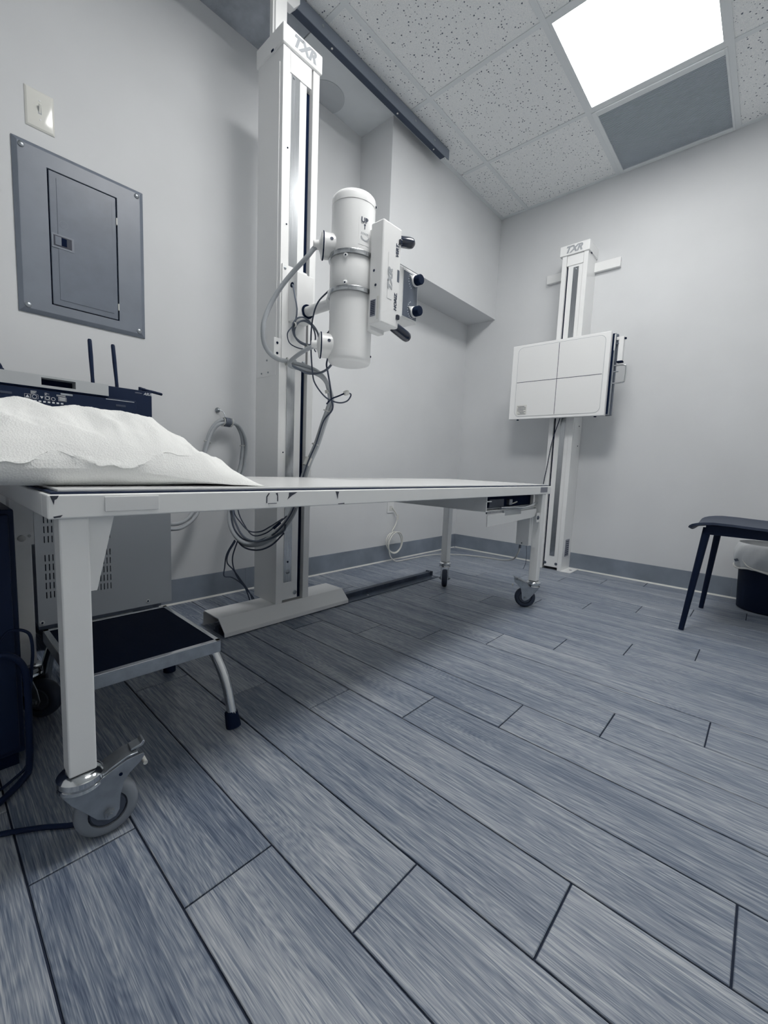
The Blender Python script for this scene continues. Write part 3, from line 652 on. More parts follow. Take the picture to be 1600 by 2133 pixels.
# ================================================================== MOBILE TABLE
tb = thing('mobile_table', 'long white flat X-ray table on four casters, chipped front rail', 'table', (-2.04, -.90, 0))
TX0, TX1, TY0, TY1 = -3.035, -1.040, -1.200, -.600
fr = MB()
fr.box(TX0, TX1, TY0, TY0+.040, .577, .615); fr.box(TX0, TX1, TY1-.040, TY1, .577, .615)
fr.box(TX0, TX0+.040, TY0+.0401, TY1-.0401, .577, .615); fr.box(TX1-.040, TX1, TY0+.0401, TY1-.0401, .577, .615)
frame = fr.build('frame', 'white2', tb, bevel=.003, seg=3)
B(TX0+.03, TX1-.03, TY0+.03, TY1-.03, .598, .612).build('under_panel', 'hub', tb)
B(TX0+.006, TX1-.006, TY0+.006, TY1-.006, .6145, .6185).build('edge_gasket', 'black', tb, bevel=.001, seg=1)
B(TX0+.016, TX1-.014, TY0+.014, TY1-.014, .6180, .6225).build('table_top', 'top', tb, bevel=.0012, seg=2)
def chips(L):
    for P in L:
        MB().prism(P, 1, TY0-.0006, TY0+.001).build('paint_chip', 'chip', frame, smooth=False)
chips([[(-3.031,.6135),(-3.020,.6135),(-3.0225,.6085),(-3.0255,.607),(-3.0265,.5995),(-3.0285,.606)],
       [(-3.028,.5815),(-3.016,.5835),(-3.019,.580),(-3.027,.579)],
       [(-2.600,.611),(-2.577,.6115),(-2.592,.604),(-2.604,.5955),(-2.6005,.603)],
       [(-2.461,.6115),(-2.4495,.6105),(-2.452,.603),(-2.453,.592),(-2.4565,.602)],
       [(-2.452,.5805),(-2.43,.5815),(-2.43,.579),(-2.45,.579)],
       [(-2.653,.6105),(-2.650,.6105),(-2.656,.602),(-2.656,.589),(-2.6585,.589),(-2.6582,.603)],
       [(-2.635,.610),(-2.630,.611),(-2.629,.605),(-2.6285,.592),(-2.6305,.592),(-2.631,.604)],
       [(-2.654,.5885),(-2.632,.5885),(-2.632,.5872),(-2.654,.5872)]])
B(-2.960, -2.877, TY0-.0025, TY0, .586, .6105).build('velcro_patch', 'plastic', frame, bevel=.001)
B(-1.172, -1.090, TY0-.0012, TY0, .586, .611).build('rating_plate', 'labgrey', frame)
LEGS = [(-3.0, -1.172), (-1.10, -1.172), (-1.10, -.640), (-3.0, -.640)]
for k, (lx, ly) in enumerate(LEGS):
    B(lx-.020, lx+.020, ly-.020, ly+.020, .140, .5775).build('leg', 'white2', tb, bevel=.003, seg=3)
MB().prism([(-2.9795, .577), (-2.940, .577), (-2.968, .450), (-2.9795, .450)], 1, -1.176, -1.172).build('gusset', 'white2', tb)
MB().prism([(-1.1205, .577), (-1.15, .577), (-1.132, .47), (-1.1205, .47)], 1, -.642, -.638).build('gusset', 'white2', tb)
B(-3.0195, -2.975, -.664, -.660, .450, .577).build('leg_plate', 'white2', tb, bevel=.001)
screw((-2.999, -.664, .467), (0, -1, 0), .008, tb, 'tie'); screw((-2.984, -.664, .472), (0, -1, 0), .0035, tb, 'tie')
# ---- receptor tray under the far end
tr = MB(); tr.box(-1.622, -1.616, -1.165, -.63, .516, .5765); tr.box(-1.128, -1.122, -1.15, -.63, .516, .5765); tr.box(-1.6225, -1.1215, -1.165, -.63, .511, .5165); tr.box(-1.66, -1.616, -1.10, -.63, .566, .576)
tray = tr.build('tray_housing', 'white2', tb, bevel=.0015)
B(-1.622, -1.585, -1.168, -1.160, .552, .556).build('tray_lip', 'white2', tray)
B(-1.6155, -1.1285, -1.135, -.64, .517, .572).build('tray_shade', 'dark', tray)  # dark block painting the shade inside the open tray housing
MB().prism([(-1.622, .500), (-1.47, .502), (-1.47, .489), (-1.31, .489), (-1.31, .503), (-1.135, .505), (-1.135, .472), (-1.18, .463), (-1.622, .452)], 1, -1.173, -1.169).build('front_plate', 'white2', tray, bevel=.0006, seg=1)
B(-1.475, -1.305, -1.1695, -1.165, .470, .512).build('notch_plate', 'greyplastic', tray)
B(-1.612, -1.13, -1.166, -1.158, .503, .514).build('tray_bar', 'steel', tray, bevel=.001)
B(-1.60, -1.14, -1.15, -1.136, .519, .524).build('cassette_tray', 'zinc', tray)
B(-1.55, -1.42, -1.140, -1.1352, .524, .558).build('clamp_block', 'hub', tray)
MB().tube([(-1.50,-1.166,.524),(-1.40,-1.176,.522),(-1.33,-1.186,.519),(-1.26,-1.186,.524),(-1.19,-1.178,.530),(-1.13,-1.170,.531)], .0055, 12, 5).build('tray_handle', 'chrome', tray)
B(-1.385, -1.355, -1.150, -1.130, .530, .555).build('latch_block', 'zinc', tray, bevel=.002)
MB().tube([(-1.37,-1.14,.535),(-1.335,-1.142,.535),(-1.30,-1.145,.542)], .003, 8, 4).build('latch_lever', 'tie', tray)
B(-1.150, -1.1205, -1.184, -1.180, .440, .485).build('bolt_plate', 'white2', tray)
screw((-1.141, -1.184, .462), (0, -1, 0), .010, tray, 'hub', 'bolt', .006)
# ---- casters (parts and sub-parts of the table)
def caster(lx, ly, rz, tyre, pedal=True):
    Mx = Matrix.Translation((lx, ly, 0)) @ Matrix.Rotation(rz, 4, 'Z')
    WR, WC = .050, .036
    col_ = MB().lathe([(.021, .1395), (.029, .137), (.0345, .131), (.0345, .122), (.030, .119), (.033, .117), (.034, .112), (.028, .109)], (0, 0, 0), (0, 0, 1), 32).xf(Mx).build('caster_collar', 'chrome', tb)
    fk = MB()
    for s in (-1, 1):
        y0, y1 = (s*.0195, s*.0225) if s > 0 else (s*.0225, s*.0195)
        out = [(-.029, .112), (.020, .116), (.040, .126), (.066, .136), (.092, .138), (.094, .133), (.088, .124), (.070, .110), (.060, .097), (.054, .074), (.052, .048), (.046, .038), (.036, .036), (.028, .040), (.018, .046), (.0, .070), (-.016, .090)] if pedal else \
              [(-.027, .112), (.030, .112), (.044, .080), (.050, .050), (.044, .038), (.034, .036), (.026, .042), (.010, .062), (-.014, .090)]
        fk.prism(out, 1, y0, y1)
    fk.box(-.026, .030, -.0195, .0195, .1085, .1125)
    fork = fk.xf(Mx).build('caster_fork', 'zinc', tb, bevel=.0012, seg=2)
    MB().lathe([(.0, -.014), (.026, -.014), (.030, -.010), (.030, .010), (.026, .014), (.0, .014)], (WC, 0, WR), (0, 1, 0), 36, cap=False).xf(Mx).build('wheel_hub', 'hub', fork)
    MB().lathe([(.0305, -.0145), (.036, -.0155), (.043, -.0145), (.0485, -.010), (.050, -.004), (.050, .004), (.0485, .010), (.043, .0145), (.036, .0155), (.0305, .0145), (.0305, -.0145)], (WC, 0, WR), (0, 1, 0), 48, cap=False).xf(Mx).build('tyre', tyre, fork)
    for s in (-1, 1):
        MB().lathe([(.0085, 0), (.0085, .006), (.0045, .006), (.0045, .011)], (WC, s*.0225, WR), (0, s, 0), 6).xf(Mx).build('axle_nut', 'zinc', fork, smooth=False)
    if pedal:
        MB().prism([(.022, .119), (.040, .130), (.066, .141), (.084, .142), (.084, .139), (.066, .137), (.040, .125), (.022, .114)], 1, -.0195, .0195).xf(Mx).build('brake_pedal', 'zinc', fork, bevel=.001, seg=1)
        MB().prism([(.074, .142), (.094, .146), (.098, .153), (.094, .156), (.090, .150), (.074, .147)], 1, -.012, .012).xf(Mx).build('pedal_tab', 'zinc', fork, bevel=.001, seg=1)
        MB().cyl((.098, -.010, .108), (.098, .010, .108), .004, 10).xf(Mx).build('release_pin', 'tie', fork)
        MB().lathe([(.003, 0), (.003, .001)], (.055, -.0225, .114), (0, -1, 0), 10).xf(Mx).build('rivet', 'dark', fork)
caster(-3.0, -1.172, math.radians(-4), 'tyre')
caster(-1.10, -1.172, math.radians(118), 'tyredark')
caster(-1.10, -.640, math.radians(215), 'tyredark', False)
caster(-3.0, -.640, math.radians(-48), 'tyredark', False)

# ---- control box strapped behind the far leg
jb = thing('control_box', 'small white upright box fixed behind the far table leg', 'box', (-1.135, -1.118, .32))
B(-1.152, -1.121, -1.1515, -1.086, .318, .470).build('case', 'plastic', jb, bevel=.0015)
for z in (.460, .328): screw((-1.152, -1.118, z), (-1, 0, 0), .003, jb, 'dark')
MB().cyl((-1.137, -1.104, .318), (-1.137, -1.104, .298), .006, 12).build('plug', 'cable2', jb)
MB().tube([(-1.135,-1.135,.318),(-1.134,-1.140,.27),(-1.132,-1.136,.22),(-1.136,-1.128,.195)], .0012, 6, 4).build('loose_wire', 'wire', jb)
# ---- white network cable and outlet
ol = thing('wall_outlet', 'small white outlet plate low on the wall behind the table', 'outlet', (-.875, 0, .39))
B(-.915, -.845, -.006, -.0005, .350, .465).build('plate', 'plastic', ol, bevel=.002)
B(-.893, -.867, -.008, -.006, .365, .40).build('socket', 'lab', ol, bevel=.001)
P = [(-.865,-.008,.385),(-.845,-.02,.355),(-.826,-.025,.315),(-.845,-.03,.265),(-.885,-.035,.222)]
for k in range(0, 46):
    a = PI*.55+2*PI*k/20; r = .078+.006*math.sin(k*.7)
    P.append((-.868+r*1.05*math.cos(a), -.036-.0006*k, .138+r*.93*math.sin(a)))
P += [(-.945,-.062,.10),(-.93,-.066,.045),(-.89,-.07,.012),(-.848,-.075,.0045),(-.685,-.08,.0045),(-.52,-.085,.0045),(-.50,-.20,.03),(-.62,-.45,.085),(-.80,-.72,.140),(-.95,-.92,.178),(-1.05,-1.03,.215),(-1.115,-1.085,.262),(-1.137,-1.104,.300)]
nc = tag(MB().tube(P, .0042, 8, 4).build('network_cable', 'whitewire'), 'white coiled cable from the wall outlet across to the white control box', 'cable')
B(-.835, -.815, -.030, -.026, .300, .335).build('cable_tag', 'lab', nc)

# ================================================================== PILLOW
def pillow():
    NX, NY = 190, 130
    x0, x1, y0, y1, zb = -3.27, -2.600, -1.150, -.66, .6232
    def facet(x, y, z, k, s_):
        q = Vector((x*k*.82+z*k*.3+s_, y*k*.9-z*k*.5+x*k*.35, z*k*1.2+s_*1.7))
        return noise.voronoi(q, distance_metric='MANHATTAN')[0][0]
    def thick(u, v):
        e = max(0, 1-abs(u)**2.7)**.60*max(0, 1-abs(v)**2.6)**.56
        return .148*e*(1-.16*max(0, u-.05)-.80*max(0, u-.30)**1.25)
    vs = []; fs = []
    for side in (0, 1):
        for j in range(NY+1):
            for i_ in range(NX+1):
                u = 2*i_/NX-1; v = 2*j/NY-1
                cu = 1+.05*(abs(u*v)**4)
                x = (x0+x1)/2+(x1-x0)/2*u*cu*(1-.02*(1-v*v)*abs(u)**6); y = (y0+y1)/2+(y1-y0)/2*v*cu*(1-.03*(1-u*u)*abs(v)**6)
                x += .055*v*max(0, u)**1.5
                h = thick(u, v); rimz = .030*max(0, 1-abs(u)**3)*max(.15, 1-max(0, u)*1.1)
                if side == 0:
                    f = min(1, h/.035); fl = f*(1 if v < -.15 else max(.4, 1-(v+.15)*3))
                    w1 = noise.noise(Vector((x*5, y*5, 2)))*.05
                    c1 = facet(x+w1, y, zb+h, 7.0, .4); c2 = facet(x, y+w1, zb+h, 15.0, 2.9)+.45*(facet(x+w1, y, zb+h, 31.0, 6.1)-.7)
                    z = zb+rimz+.0012+(h-rimz*min(1, h/.06))+fl*(.030*(c1-.75)+.015*(c2-.7))
                    y += f*(.034*(c1-.75)+.014*(c2-.7))*max(0, -v-.1)
                else:
                    z = zb+rimz*max(0, 1-h/.085)**1.4+.0002
                vs.append((x, y, z))
    n = (NX+1)*(NY+1)
    for j in range(NY):
        for i_ in range(NX):
            a = j*(NX+1)+i_; fs.append((a, a+1, a+NX+2, a+NX+1)); fs.append((n+a, n+a+NX+1, n+a+NX+2, n+a+1))
    rim = [i_ for i_ in range(NX+1)]+[j*(NX+1)+NX for j in range(1, NY+1)]+[NY*(NX+1)+i_ for i_ in range(NX-1, -1, -1)]+[j*(NX+1) for j in range(NY-1, 0, -1)]
    for k in range(len(rim)):
        a, b = rim[k], rim[(k+1) % len(rim)]; fs.append((a, n+a, n+b, b))
    mb = MB(); mb.add(vs, fs); return mb
pl = tag(pillow().build('pillow', 'paper', angle=35), 'pillow in crumpled white embossed paper cover lying on the table end', 'pillow')
# folded-out corner of the paper cover
mb = MB(); L_ = []
for k in range(9):
    t_ = k/8; L_ += [(-2.735+.092*t_, -1.10-.066*t_-.02*(1-t_), .6242+.012*(1-t_)**2), (-2.665+.026*t_, -1.02-.142*t_, .6244+.010*(1-t_))]
mb.add(L_+[(x, y, z-.0012) for x, y, z in L_], [(2*k, 2*k+1, 2*k+3, 2*k+2) for k in range(8)]+[(18+2*k, 18+2*k+2, 18+2*k+3, 18+2*k+1) for k in range(8)]+[(2*k, 2*k+2, 18+2*k+2, 18+2*k) for k in range(8)]+[(2*k+1, 18+2*k+1, 18+2*k+3, 2*k+3) for k in range(8)])
mb.build('paper_corner', 'paper', pl)

# ================================================================== STEP STOOL
st = thing('step_stool', 'chrome step stool with black rubber tread under the table', 'step stool', (-2.81, -.83, 0))
SX0, SX1, SY0, SY1, SZ = -2.965, -2.662, -1.004, -.650, .220
mb = MB()
for q in ((SX0, SX1, SY0, SY0+.003), (SX0, SX1, SY1-.003, SY1), (SX0, SX0+.003, SY0+.003, SY1-.003), (SX1-.003, SX1, SY0+.003, SY1-.003)): mb.box(*q, SZ-.030, SZ)
mb.build('rim', 'zinc', st, bevel=.001)
mb = MB()
for q in ((SX0, SX1, SY0, SY0+.012), (SX0, SX1, SY1-.012, SY1), (SX0, SX0+.012, SY0, SY1), (SX1-.012, SX1, SY0, SY1)): mb.box(*q, SZ-.002, SZ+.0015)
mb.build('rim_bead', 'chrome', st, bevel=.001)
B(SX0+.011, SX1-.011, SY0+.011, SY1-.011, SZ-.004, SZ+.0008).build('tread', 'rubber', st)
B(SX0+.003, SX1-.003, SY0+.003, SY1-.003, SZ-.010, SZ-.004).build('platform', 'black', st)
for sx, bx, tx in ((-1, SX0-.004, SX0+.045), (1, SX1+.012, SX1-.040)):
    for sy, by, ty in ((-1, SY0-.045, SY0+.02), (1, SY1+.01, SY1-.03)):
        lg = MB().tube([(tx-.03*sx, ty, SZ-.014), (tx, ty, SZ-.017), (tx+.022*sx, ty+.001*sy, SZ-.026), (tx+.034*sx, ty+(by-ty)*.15, SZ-.050), (bx-.006*sx, by+(ty-by)*.45, .11), (bx, by, .012)], .0125, 14, 5).build('leg', 'chrome', st)
        MB().lathe([(.018, .0), (.018, .012), (.0155, .040), (.0135, .041)], (bx, by, 0.0005), Vector((bx-.006*sx-bx, (ty-by)*.45, .10)), 18).build('rubber_foot', 'rubber', lg)

# ================================================================== GENERATOR CABINET
gc = thing('generator_cabinet', 'large grey metal cabinet with rows of vent slots behind the table', 'cabinet', (-2.70, -.135, 0))
CX0, CX1, CY0, CY1, CZ0, CZ1 = -2.915, -2.490, -.250, -.020, .100, .768
cb = B(CX0, CX1, CY0+.006, CY1, CZ0, CZ1).build('body', 'beige', gc, bevel=.002)
mb = MB(); rows = [.192, .2235, .255, .2865, .318, .381, .414, .447]; cols = [-2.8915+.0104*k for k in range(19)]; RH, CWd = .0225, .0030
zz = [CZ0]
for r in rows: zz += [r, r+RH]
zz.append(CZ1)
for k in range(0, len(zz), 2): mb.box(CX0, CX1, CY0, CY0+.0065, zz[k], zz[k+1])
for r in rows:
    xx = [CX0]
    for c in cols: xx += [c, c+CWd]
    xx.append(CX1)
    for k in range(0, len(xx), 2): mb.box(xx[k], xx[k+1], CY0, CY0+.0065, r, r+RH)
mb.build('slotted_front', 'beige', gc, smooth=False)
B(-2.895, -2.695, CY0+.0052, CY0+.0062, .18, .48).build('slot_backing', 'dark', gc)
for p in ((-2.579, .118), (-2.905, .112)):
    MB().lathe([(.007, 0), (.007, .0015), (.0035, .0015)], (p[0], CY0, p[1]), (0, -1, 0), 16).build('screw_cup', 'greyplastic', gc); MB().lathe([(.003, 0), (.003, .002)], (p[0], CY0-.0008, p[1]), (0, -1, 0), 12).build('screw', 'dark', gc)
B(CX0+.005, CX1-.03, CY0+.03, CY1-.01, .078, .100).build('plinth', 'cable2', gc)
for x in (-2.86, -2.54):
    for y in (-.205, -.06):
        cw = B(x-.014, x+.014, y-.012, y+.012, .048, .079).build('caster_fork', 'hub', gc, bevel=.002)
        MB().lathe([(.010, -.011), (.036, -.011), (.039, -.006), (.039, .006), (.036, .011), (.010, .011)], (x-.004, y, .0395), (0, 1, 0) if x < -2.7 else (.8, .6, 0), 28).build('wheel', 'tyredark', cw)
# white carton edge visible past the pillow, on top of the cabinet
tag(B(-2.53, -2.497, -.235, -.09, CZ1, CZ1+.010).build('white_pad', 'lab', None, bevel=.002), 'thin white pad at the right end of the cabinet top', 'pad')

# ================================================================== ELECTRONICS ON THE CABINET
ed = thing('electronic_device', 'black device with printed approval marks and grey top strip with handle slot', 'device', (-2.81, -.35, CZ1))
B(-3.055, -2.652, -.40, -.30, CZ1+.001, .862).build('body', 'black', ed, bevel=.003)
B(-3.055, -2.735, -.402, -.30, .8625, .8665).build('seam', 'dark', ed)
mb = MB(); xs_ = (-3.055, -2.905, -2.822, -2.735)
mb.box(xs_[0], xs_[1], -.404, -.30, .8665, .9015); mb.box(xs_[2], xs_[3], -.404, -.30, .8665, .9015); mb.box(xs_[1], xs_[2], -.404, -.30, .8665, .8740); mb.box(xs_[1], xs_[2], -.404, -.30, .8955, .9015); mb.box(xs_[1], xs_[2], -.36, -.30, .8740, .8955)
mb.build('grey_strip', 'greyplastic', ed)
B(xs_[1], xs_[2], -.3605, -.3595, .874, .8955).build('handle_recess', 'dark', ed)
B(-2.742, -2.66, -.4005, -.40, .8565, .8580).build('bright_line', 'paleprint', ed)
B(-2.86, -2.83, -.4015, -.40, .852, .8575).build('latch', 'zinc', ed, bevel=.001)
for x in (-2.985, -2.70): B(x-.014, x+.014, -.4008, -.40, .838, .844).build('recess_mark', 'wire', ed)
mb = MB(); random.seed(3)
def frame2(x0, x1, z0, z1, t_=.0006):
    for q in ((x0, x1, z0, z0+t_), (x0, x1, z1-t_, z1), (x0, x0+t_, z0, z1), (x1-t_, x1, z0, z1)): mb.box(q[0], q[1], -.4009, -.4002, q[2], q[3])
frame2(-2.944, -2.931, .832, .844); mb.add([(-2.942, -.4009, .834), (-2.933, -.4009, .834), (-2.9375, -.4009, .842)], [(0, 1, 2)])
frame2(-2.930, -2.913, .832, .844)
for k in range(5): mb.box(-2.930, -2.930+random.uniform(.006, .018), -.4009, -.4002, .846+k*.0018, .8468+k*.0018)
mb.lathe([(.0045, 0), (.0055, 0), (.0055, .0006), (.0045, .0006)], (-2.9215, -.4002, .838), (0, -1, 0), 18, cap=False)
mb.add([(-2.909, -.4009, .841), (-2.901, -.4009, .841), (-2.905, -.4009, .834)], [(0, 1, 2)])
frame2(-2.898, -2.886, .832, .844); mb.lathe([(.0038, 0), (.0050, 0), (.0050, .0006), (.0038, .0006)], (-2.892, -.4002, .838), (0, -1, 0), 18, cap=False)
mb.lathe([(.0040, 0), (.0052, 0), (.0052, .0006), (.0040, .0006)], (-2.878, -.4002, .837), (0, -1, 0), 18, cap=False)
frame2(-2.866, -2.846, .833, .845)
for k in range(5): mb.box(-2.864, -2.848, -.4009, -.4002, .835+k*.0020, .8362+k*.0020)
for k in range(4): mb.box(-2.898, -2.898+random.uniform(.004, .012), -.4009, -.4002, .846+k*.0018, .8468+k*.0018)
for k in range(9): mb.box(-2.944+k*.0105, -2.938+k*.0105, -.4009, -.4002, .824, .8285)
for k in range(3): mb.box(-2.87, -2.848, -.4009, -.4002, .847+k*.0017, .8477+k*.0017)
mb.build('approval_marks', 'paleprint', ed, smooth=False)
MB().tube([(-3.06,-.345,.86),(-3.045,-.345,.895),(-3.02,-.345,.922),(-2.998,-.345,.929),(-2.988,-.345,.918),(-2.986,-.345,.9015)], .0055, 10, 5).build('power_lead', 'blackwire', ed)
MB().lathe([(.008, 0), (.0075, .010), (.006, .012)], (-2.986, -.345, .9015), (0, 0, 1), 14).build('plug', 'blackwire', ed)
rt = thing('router', 'black upright wireless router with three antennas on the cabinet', 'router', (-2.64, -.26, CZ1))
rb = B(-2.752, -2.566, -.290, -.255, CZ1+.001, .915).build('body', 'black', rt, bevel=.003)
text('logo', 'ASUS', .0125, (-2.594, -.2902, .9040), (1, 0, 0), (0, 0, 1), 'paleprint', rb, shear=.3, bold=.0002, sx=.95)
B(-2.622, -2.600, -.2905, -.290, .9045, .9052).build('print_line', 'paleprint', rb); B(-2.622, -2.600, -.2905, -.290, .902, .9027).build('print_line', 'wire', rb)
MB().lathe([(.008, 0), (.0095, 0), (.0095, .001), (.008, .001)], (-2.61, -.2903, .80), (0, -1, 0), 20, cap=False).build('ring_mark', 'wire', rb)
def antenna(p0, p1, wd):
    d = (Vector(p1)-Vector(p0)); L_ = d.length
    mb = MB().lathe([(.0055, 0), (.0055, .016), (wd*.85, .020), (wd*1.05, L_*.6), (wd*1.0, L_*.97), (wd*.7, L_)], p0, d, 10)
    mb.build('antenna', 'black', rt); 
antenna((-2.744, -.268, .915), (-2.750, -.268, 1.062), .0062)
antenna((-2.672, -.268, .914), (-2.682, -.268, 1.060), .0062)
antenna((-2.598, -.268, .924), (-2.522, -.268, .914), .0050)
MB().cyl((-2.598, -.268, .914), (-2.598, -.268, .929), .0055, 12).build('antenna_hinge', 'black', rt)

# ================================================================== THINGS ON THE WALL
ep = thing('electrical_panel', 'large grey flush breaker panel with hinged door on the wall', 'electrical panel', (-2.69, 0, 1.168))
mb = MB(); o_ = [(-2.893, 1.168), (-2.488, 1.168), (-2.488, 1.736), (-2.893, 1.736)]; i_ = [(-2.879, 1.182), (-2.502, 1.182), (-2.502, 1.722), (-2.879, 1.722)]
h_ = [(-2.800, 1.213), (-2.584, 1.213), (-2.584, 1.672), (-2.800, 1.672)]
vs = [(x, -.001, z) for x, z in o_]+[(x, -.004, z) for x, z in o_]+[(x, -.012, z) for x, z in i_]+[(x, -.012, z) for x, z in h_]+[(x, -.004, z) for x, z in h_]
fs = []
for a, b in ((0, 4), (4, 8), (8, 12), (12, 16)):
    for k in range(4): fs.append((a+k, a+(k+1) % 4, b+(k+1) % 4, b+k))
fs.append((0, 3, 2, 1)); fs.append((16, 17, 18, 19))
mb.add(vs, fs); mb.build('trim_plate', 'panelgrey', ep, bevel=.0015, seg=2)
B(-2.800, -2.584, -.0046, -.004, 1.213, 1.672).build('door_gap', 'dark', ep)
dr = B(-2.7965, -2.588, -.0125, -.005, 1.216, 1.669).build('door', 'panelrim', ep, bevel=.003, seg=2)
mb = MB()
def rimline(poly, y0, y1, t_):
    n = len(poly)
    for k in range(n):
        a = Vector((poly[k][0], 0, poly[k][1])); b = Vector((poly[(k+1) % n][0], 0, poly[(k+1) % n][1])); d = (b-a).normalized(); p_ = Vector((-d.z, 0, d.x))*t_/2
        Q = [a-p_-d*t_/2, b-p_+d*t_/2, b+p_+d*t_/2, a+p_-d*t_/2]
        mb.add([(q.x, y0, q.z) for q in Q]+[(q.x, y1, q.z) for q in Q], [(0,1,2,3), (4,5,6,7), (0,1,5,4), (1,2,6,5), (2,3,7,6), (3,0,4,7)])
B(-2.775, -2.602, -.0142, -.0125, 1.236, 1.650).build('raised_field', 'panelrim', dr, bevel=.0016, seg=2)
lt = B(-2.795, -2.728, -.0152, -.0125, 1.413, 1.462).build('latch_pocket', 'panelgrey', dr, bevel=.0012, seg=2)
B(-2.789, -2.735, -.0158, -.0152, 1.420, 1.456).build('latch_recess', 'chip', lt)
B(-2.785, -2.766, -.0175, -.0155, 1.423, 1.453).build('latch_slide', 'panelrim', lt, bevel=.001); B(-2.766, -2.750, -.0165, -.0155, 1.425, 1.452).build('latch_gap', 'dark', lt)
MB().lathe([(.012, 0), (.013, 0), (.013, .0006), (.012, .0006)], (-2.757, -.0142, 1.500), (0, -1, 0), 20, cap=False).build('door_mark', 'panelgrey', dr)
for z in (1.585, 1.265): B(-2.5885, -2.584, -.0150, -.005, z-.013, z+.013).build('hinge', 'tie', ep, bevel=.0006, seg=1)
for x in (-2.868, -2.513):
    for z in (1.712, 1.192): screw((x, -.012, z), (0, -1, 0), .009, ep, 'zinc', h=.005)
ls = thing('light_switch', 'oversized white toggle light switch plate above the breaker panel', 'light switch', (-2.811, 0, 1.789))
mb = MB(); o_ = [(-2.852, 1.789), (-2.771, 1.789), (-2.771, 1.914), (-2.852, 1.914)]; i_ = [(-2.846, 1.795), (-2.777, 1.795), (-2.777, 1.908), (-2.846, 1.908)]
vs = [(x, -.0005, z) for x, z in o_]+[(x, -.002, z) for x, z in o_]+[(x, -.006, z) for x, z in i_]
mb.add(vs, [(k, (k+1) % 4, 4+(k+1) % 4, 4+k) for k in range(4)]+[(4+k, 4+(k+1) % 4, 8+(k+1) % 4, 8+k) for k in range(4)]+[(0, 3, 2, 1), (8, 9, 10, 11)])
M['switch'] = mat('glossy_switch_plastic', (226, 226, 220), 0.09)
mb.build('plate', 'switch', ls, bevel=.0018, seg=3, wnorm=False)
B(-2.8165, -2.8065, -.0064, -.006, 1.839, 1.864).build('toggle_slot', 'logo', ls)
MB().prism([(-.006, 1.842), (-.006, 1.861), (-.016, 1.869), (-.018, 1.864)], 0, -2.815, -2.808).build('toggle', 'switch', ls, bevel=.001)
for z in (1.881, 1.821): screw((-2.8115, -.006, z), (0, -1, 0), .003, ls, 'plastic', h=.001)

# ================================================================== CHAIR AND BIN
ch = thing('chair', 'black moulded plastic chair with slanted legs beside the bin', 'chair', (-.63, -1.98, 0))
mb = MB(); NX, NY = 20, 26; xa, xb = -.885, -.385; vs = []
prof = [(-1.752, .452), (-1.757, .462), (-1.768, .470), (-1.785, .476), (-1.81, .481), (-1.84, .484), (-1.90, .483), (-1.98, .479), (-2.06, .476), (-2.14, .477), (-2.19, .486), (-2.215, .505), (-2.232, .55), (-2.245, .61), (-2.258, .68), (-2.272, .75), (-2.285, .80), (-2.292, .822)]
for th_ in (0, 1):
    for k, (y, z) in enumerate(prof):
        y2, z2 = prof[min(k+1, len(prof)-1)]; y1_, z1_ = prof[max(k-1, 0)]
        d = Vector((0, y2-y1_, z2-z1_)).normalized(); nrm = Vector((0, d.z, -d.y)) 
        for q in range(NX+1):
            s = 2*q/NX-1; hw = (.25 if k < 11 else .25-.012*(k-10)); hw *= (1-.10*max(0, 1-k/3.0)**2)
            dish = .014*abs(s)**3
            v_ = Vector((-.635+hw*s, y, z+(dish if k < 11 else 0)))
            if k >= 11: v_ += Vector((0, .020*abs(s)**2, 0))
            if th_: v_ += nrm*(-.010 if True else 0)
            vs.append(v_)
n = len(prof)*(NX+1); fs = []
for k in range(len(prof)-1):
    for q in range(NX):
        a = k*(NX+1)+q; fs.append((a, a+1, a+NX+2, a+NX+1)); fs.append((n+a, n+a+NX+1, n+a+NX+2, n+a+1))
rim = list(range(NX+1))+[k*(NX+1)+NX for k in range(1, len(prof))]+[(len(prof)-1)*(NX+1)+q for q in range(NX-1, -1, -1)]+[k*(NX+1) for k in range(len(prof)-2, 0, -1)]
for k in range(len(rim)): a, b = rim[k], rim[(k+1) % len(rim)]; fs.append((a, n+a, n+b, b))
mb.add(vs, fs); mb.build('seat_shell', 'seat', ch)
mb = MB()
mb.box(-.845, -.425, -1.850, -1.815, .446, .474); mb.box(-.845, -.425, -2.17, -2.14, .440, .470); mb.box(-.862, -.825, -2.17, -1.815, .442, .486); mb.box(-.445, -.408, -2.17, -1.815, .442, .482)
mb.build('seat_frame', 'chairblack', ch, bevel=.003)
for p0, p1 in (((-.845, -1.820, .470), (-.869, -1.771, .0005)), ((-.425, -1.836, .466), (-.388, -1.798, .0005)), ((-.845, -2.155, .470), (-.869, -2.225, .0005)), ((-.425, -2.155, .466), (-.388, -2.225, .0005))):
    MB().cyl(p0, p1, .0155, 16, .0105).build('leg', 'chairblack', ch)
wb = thing('waste_bin', 'round black waste bin with translucent liner under the chair edge', 'waste bin', (-.155, -2.055, 0))
C_ = (-.158, -2.055)
MB().lathe([(.118, .0005), (.124, .006), (.138, .300), (.142, .304), (.142, .310), (.134, .310), (.120, .012), (.10, .010)], (C_[0], C_[1], 0), (0, 0, 1), 48).build('bin_body', 'bin', wb)
mb = MB(); NA, NH = 72, 12; vs = []; fs = []
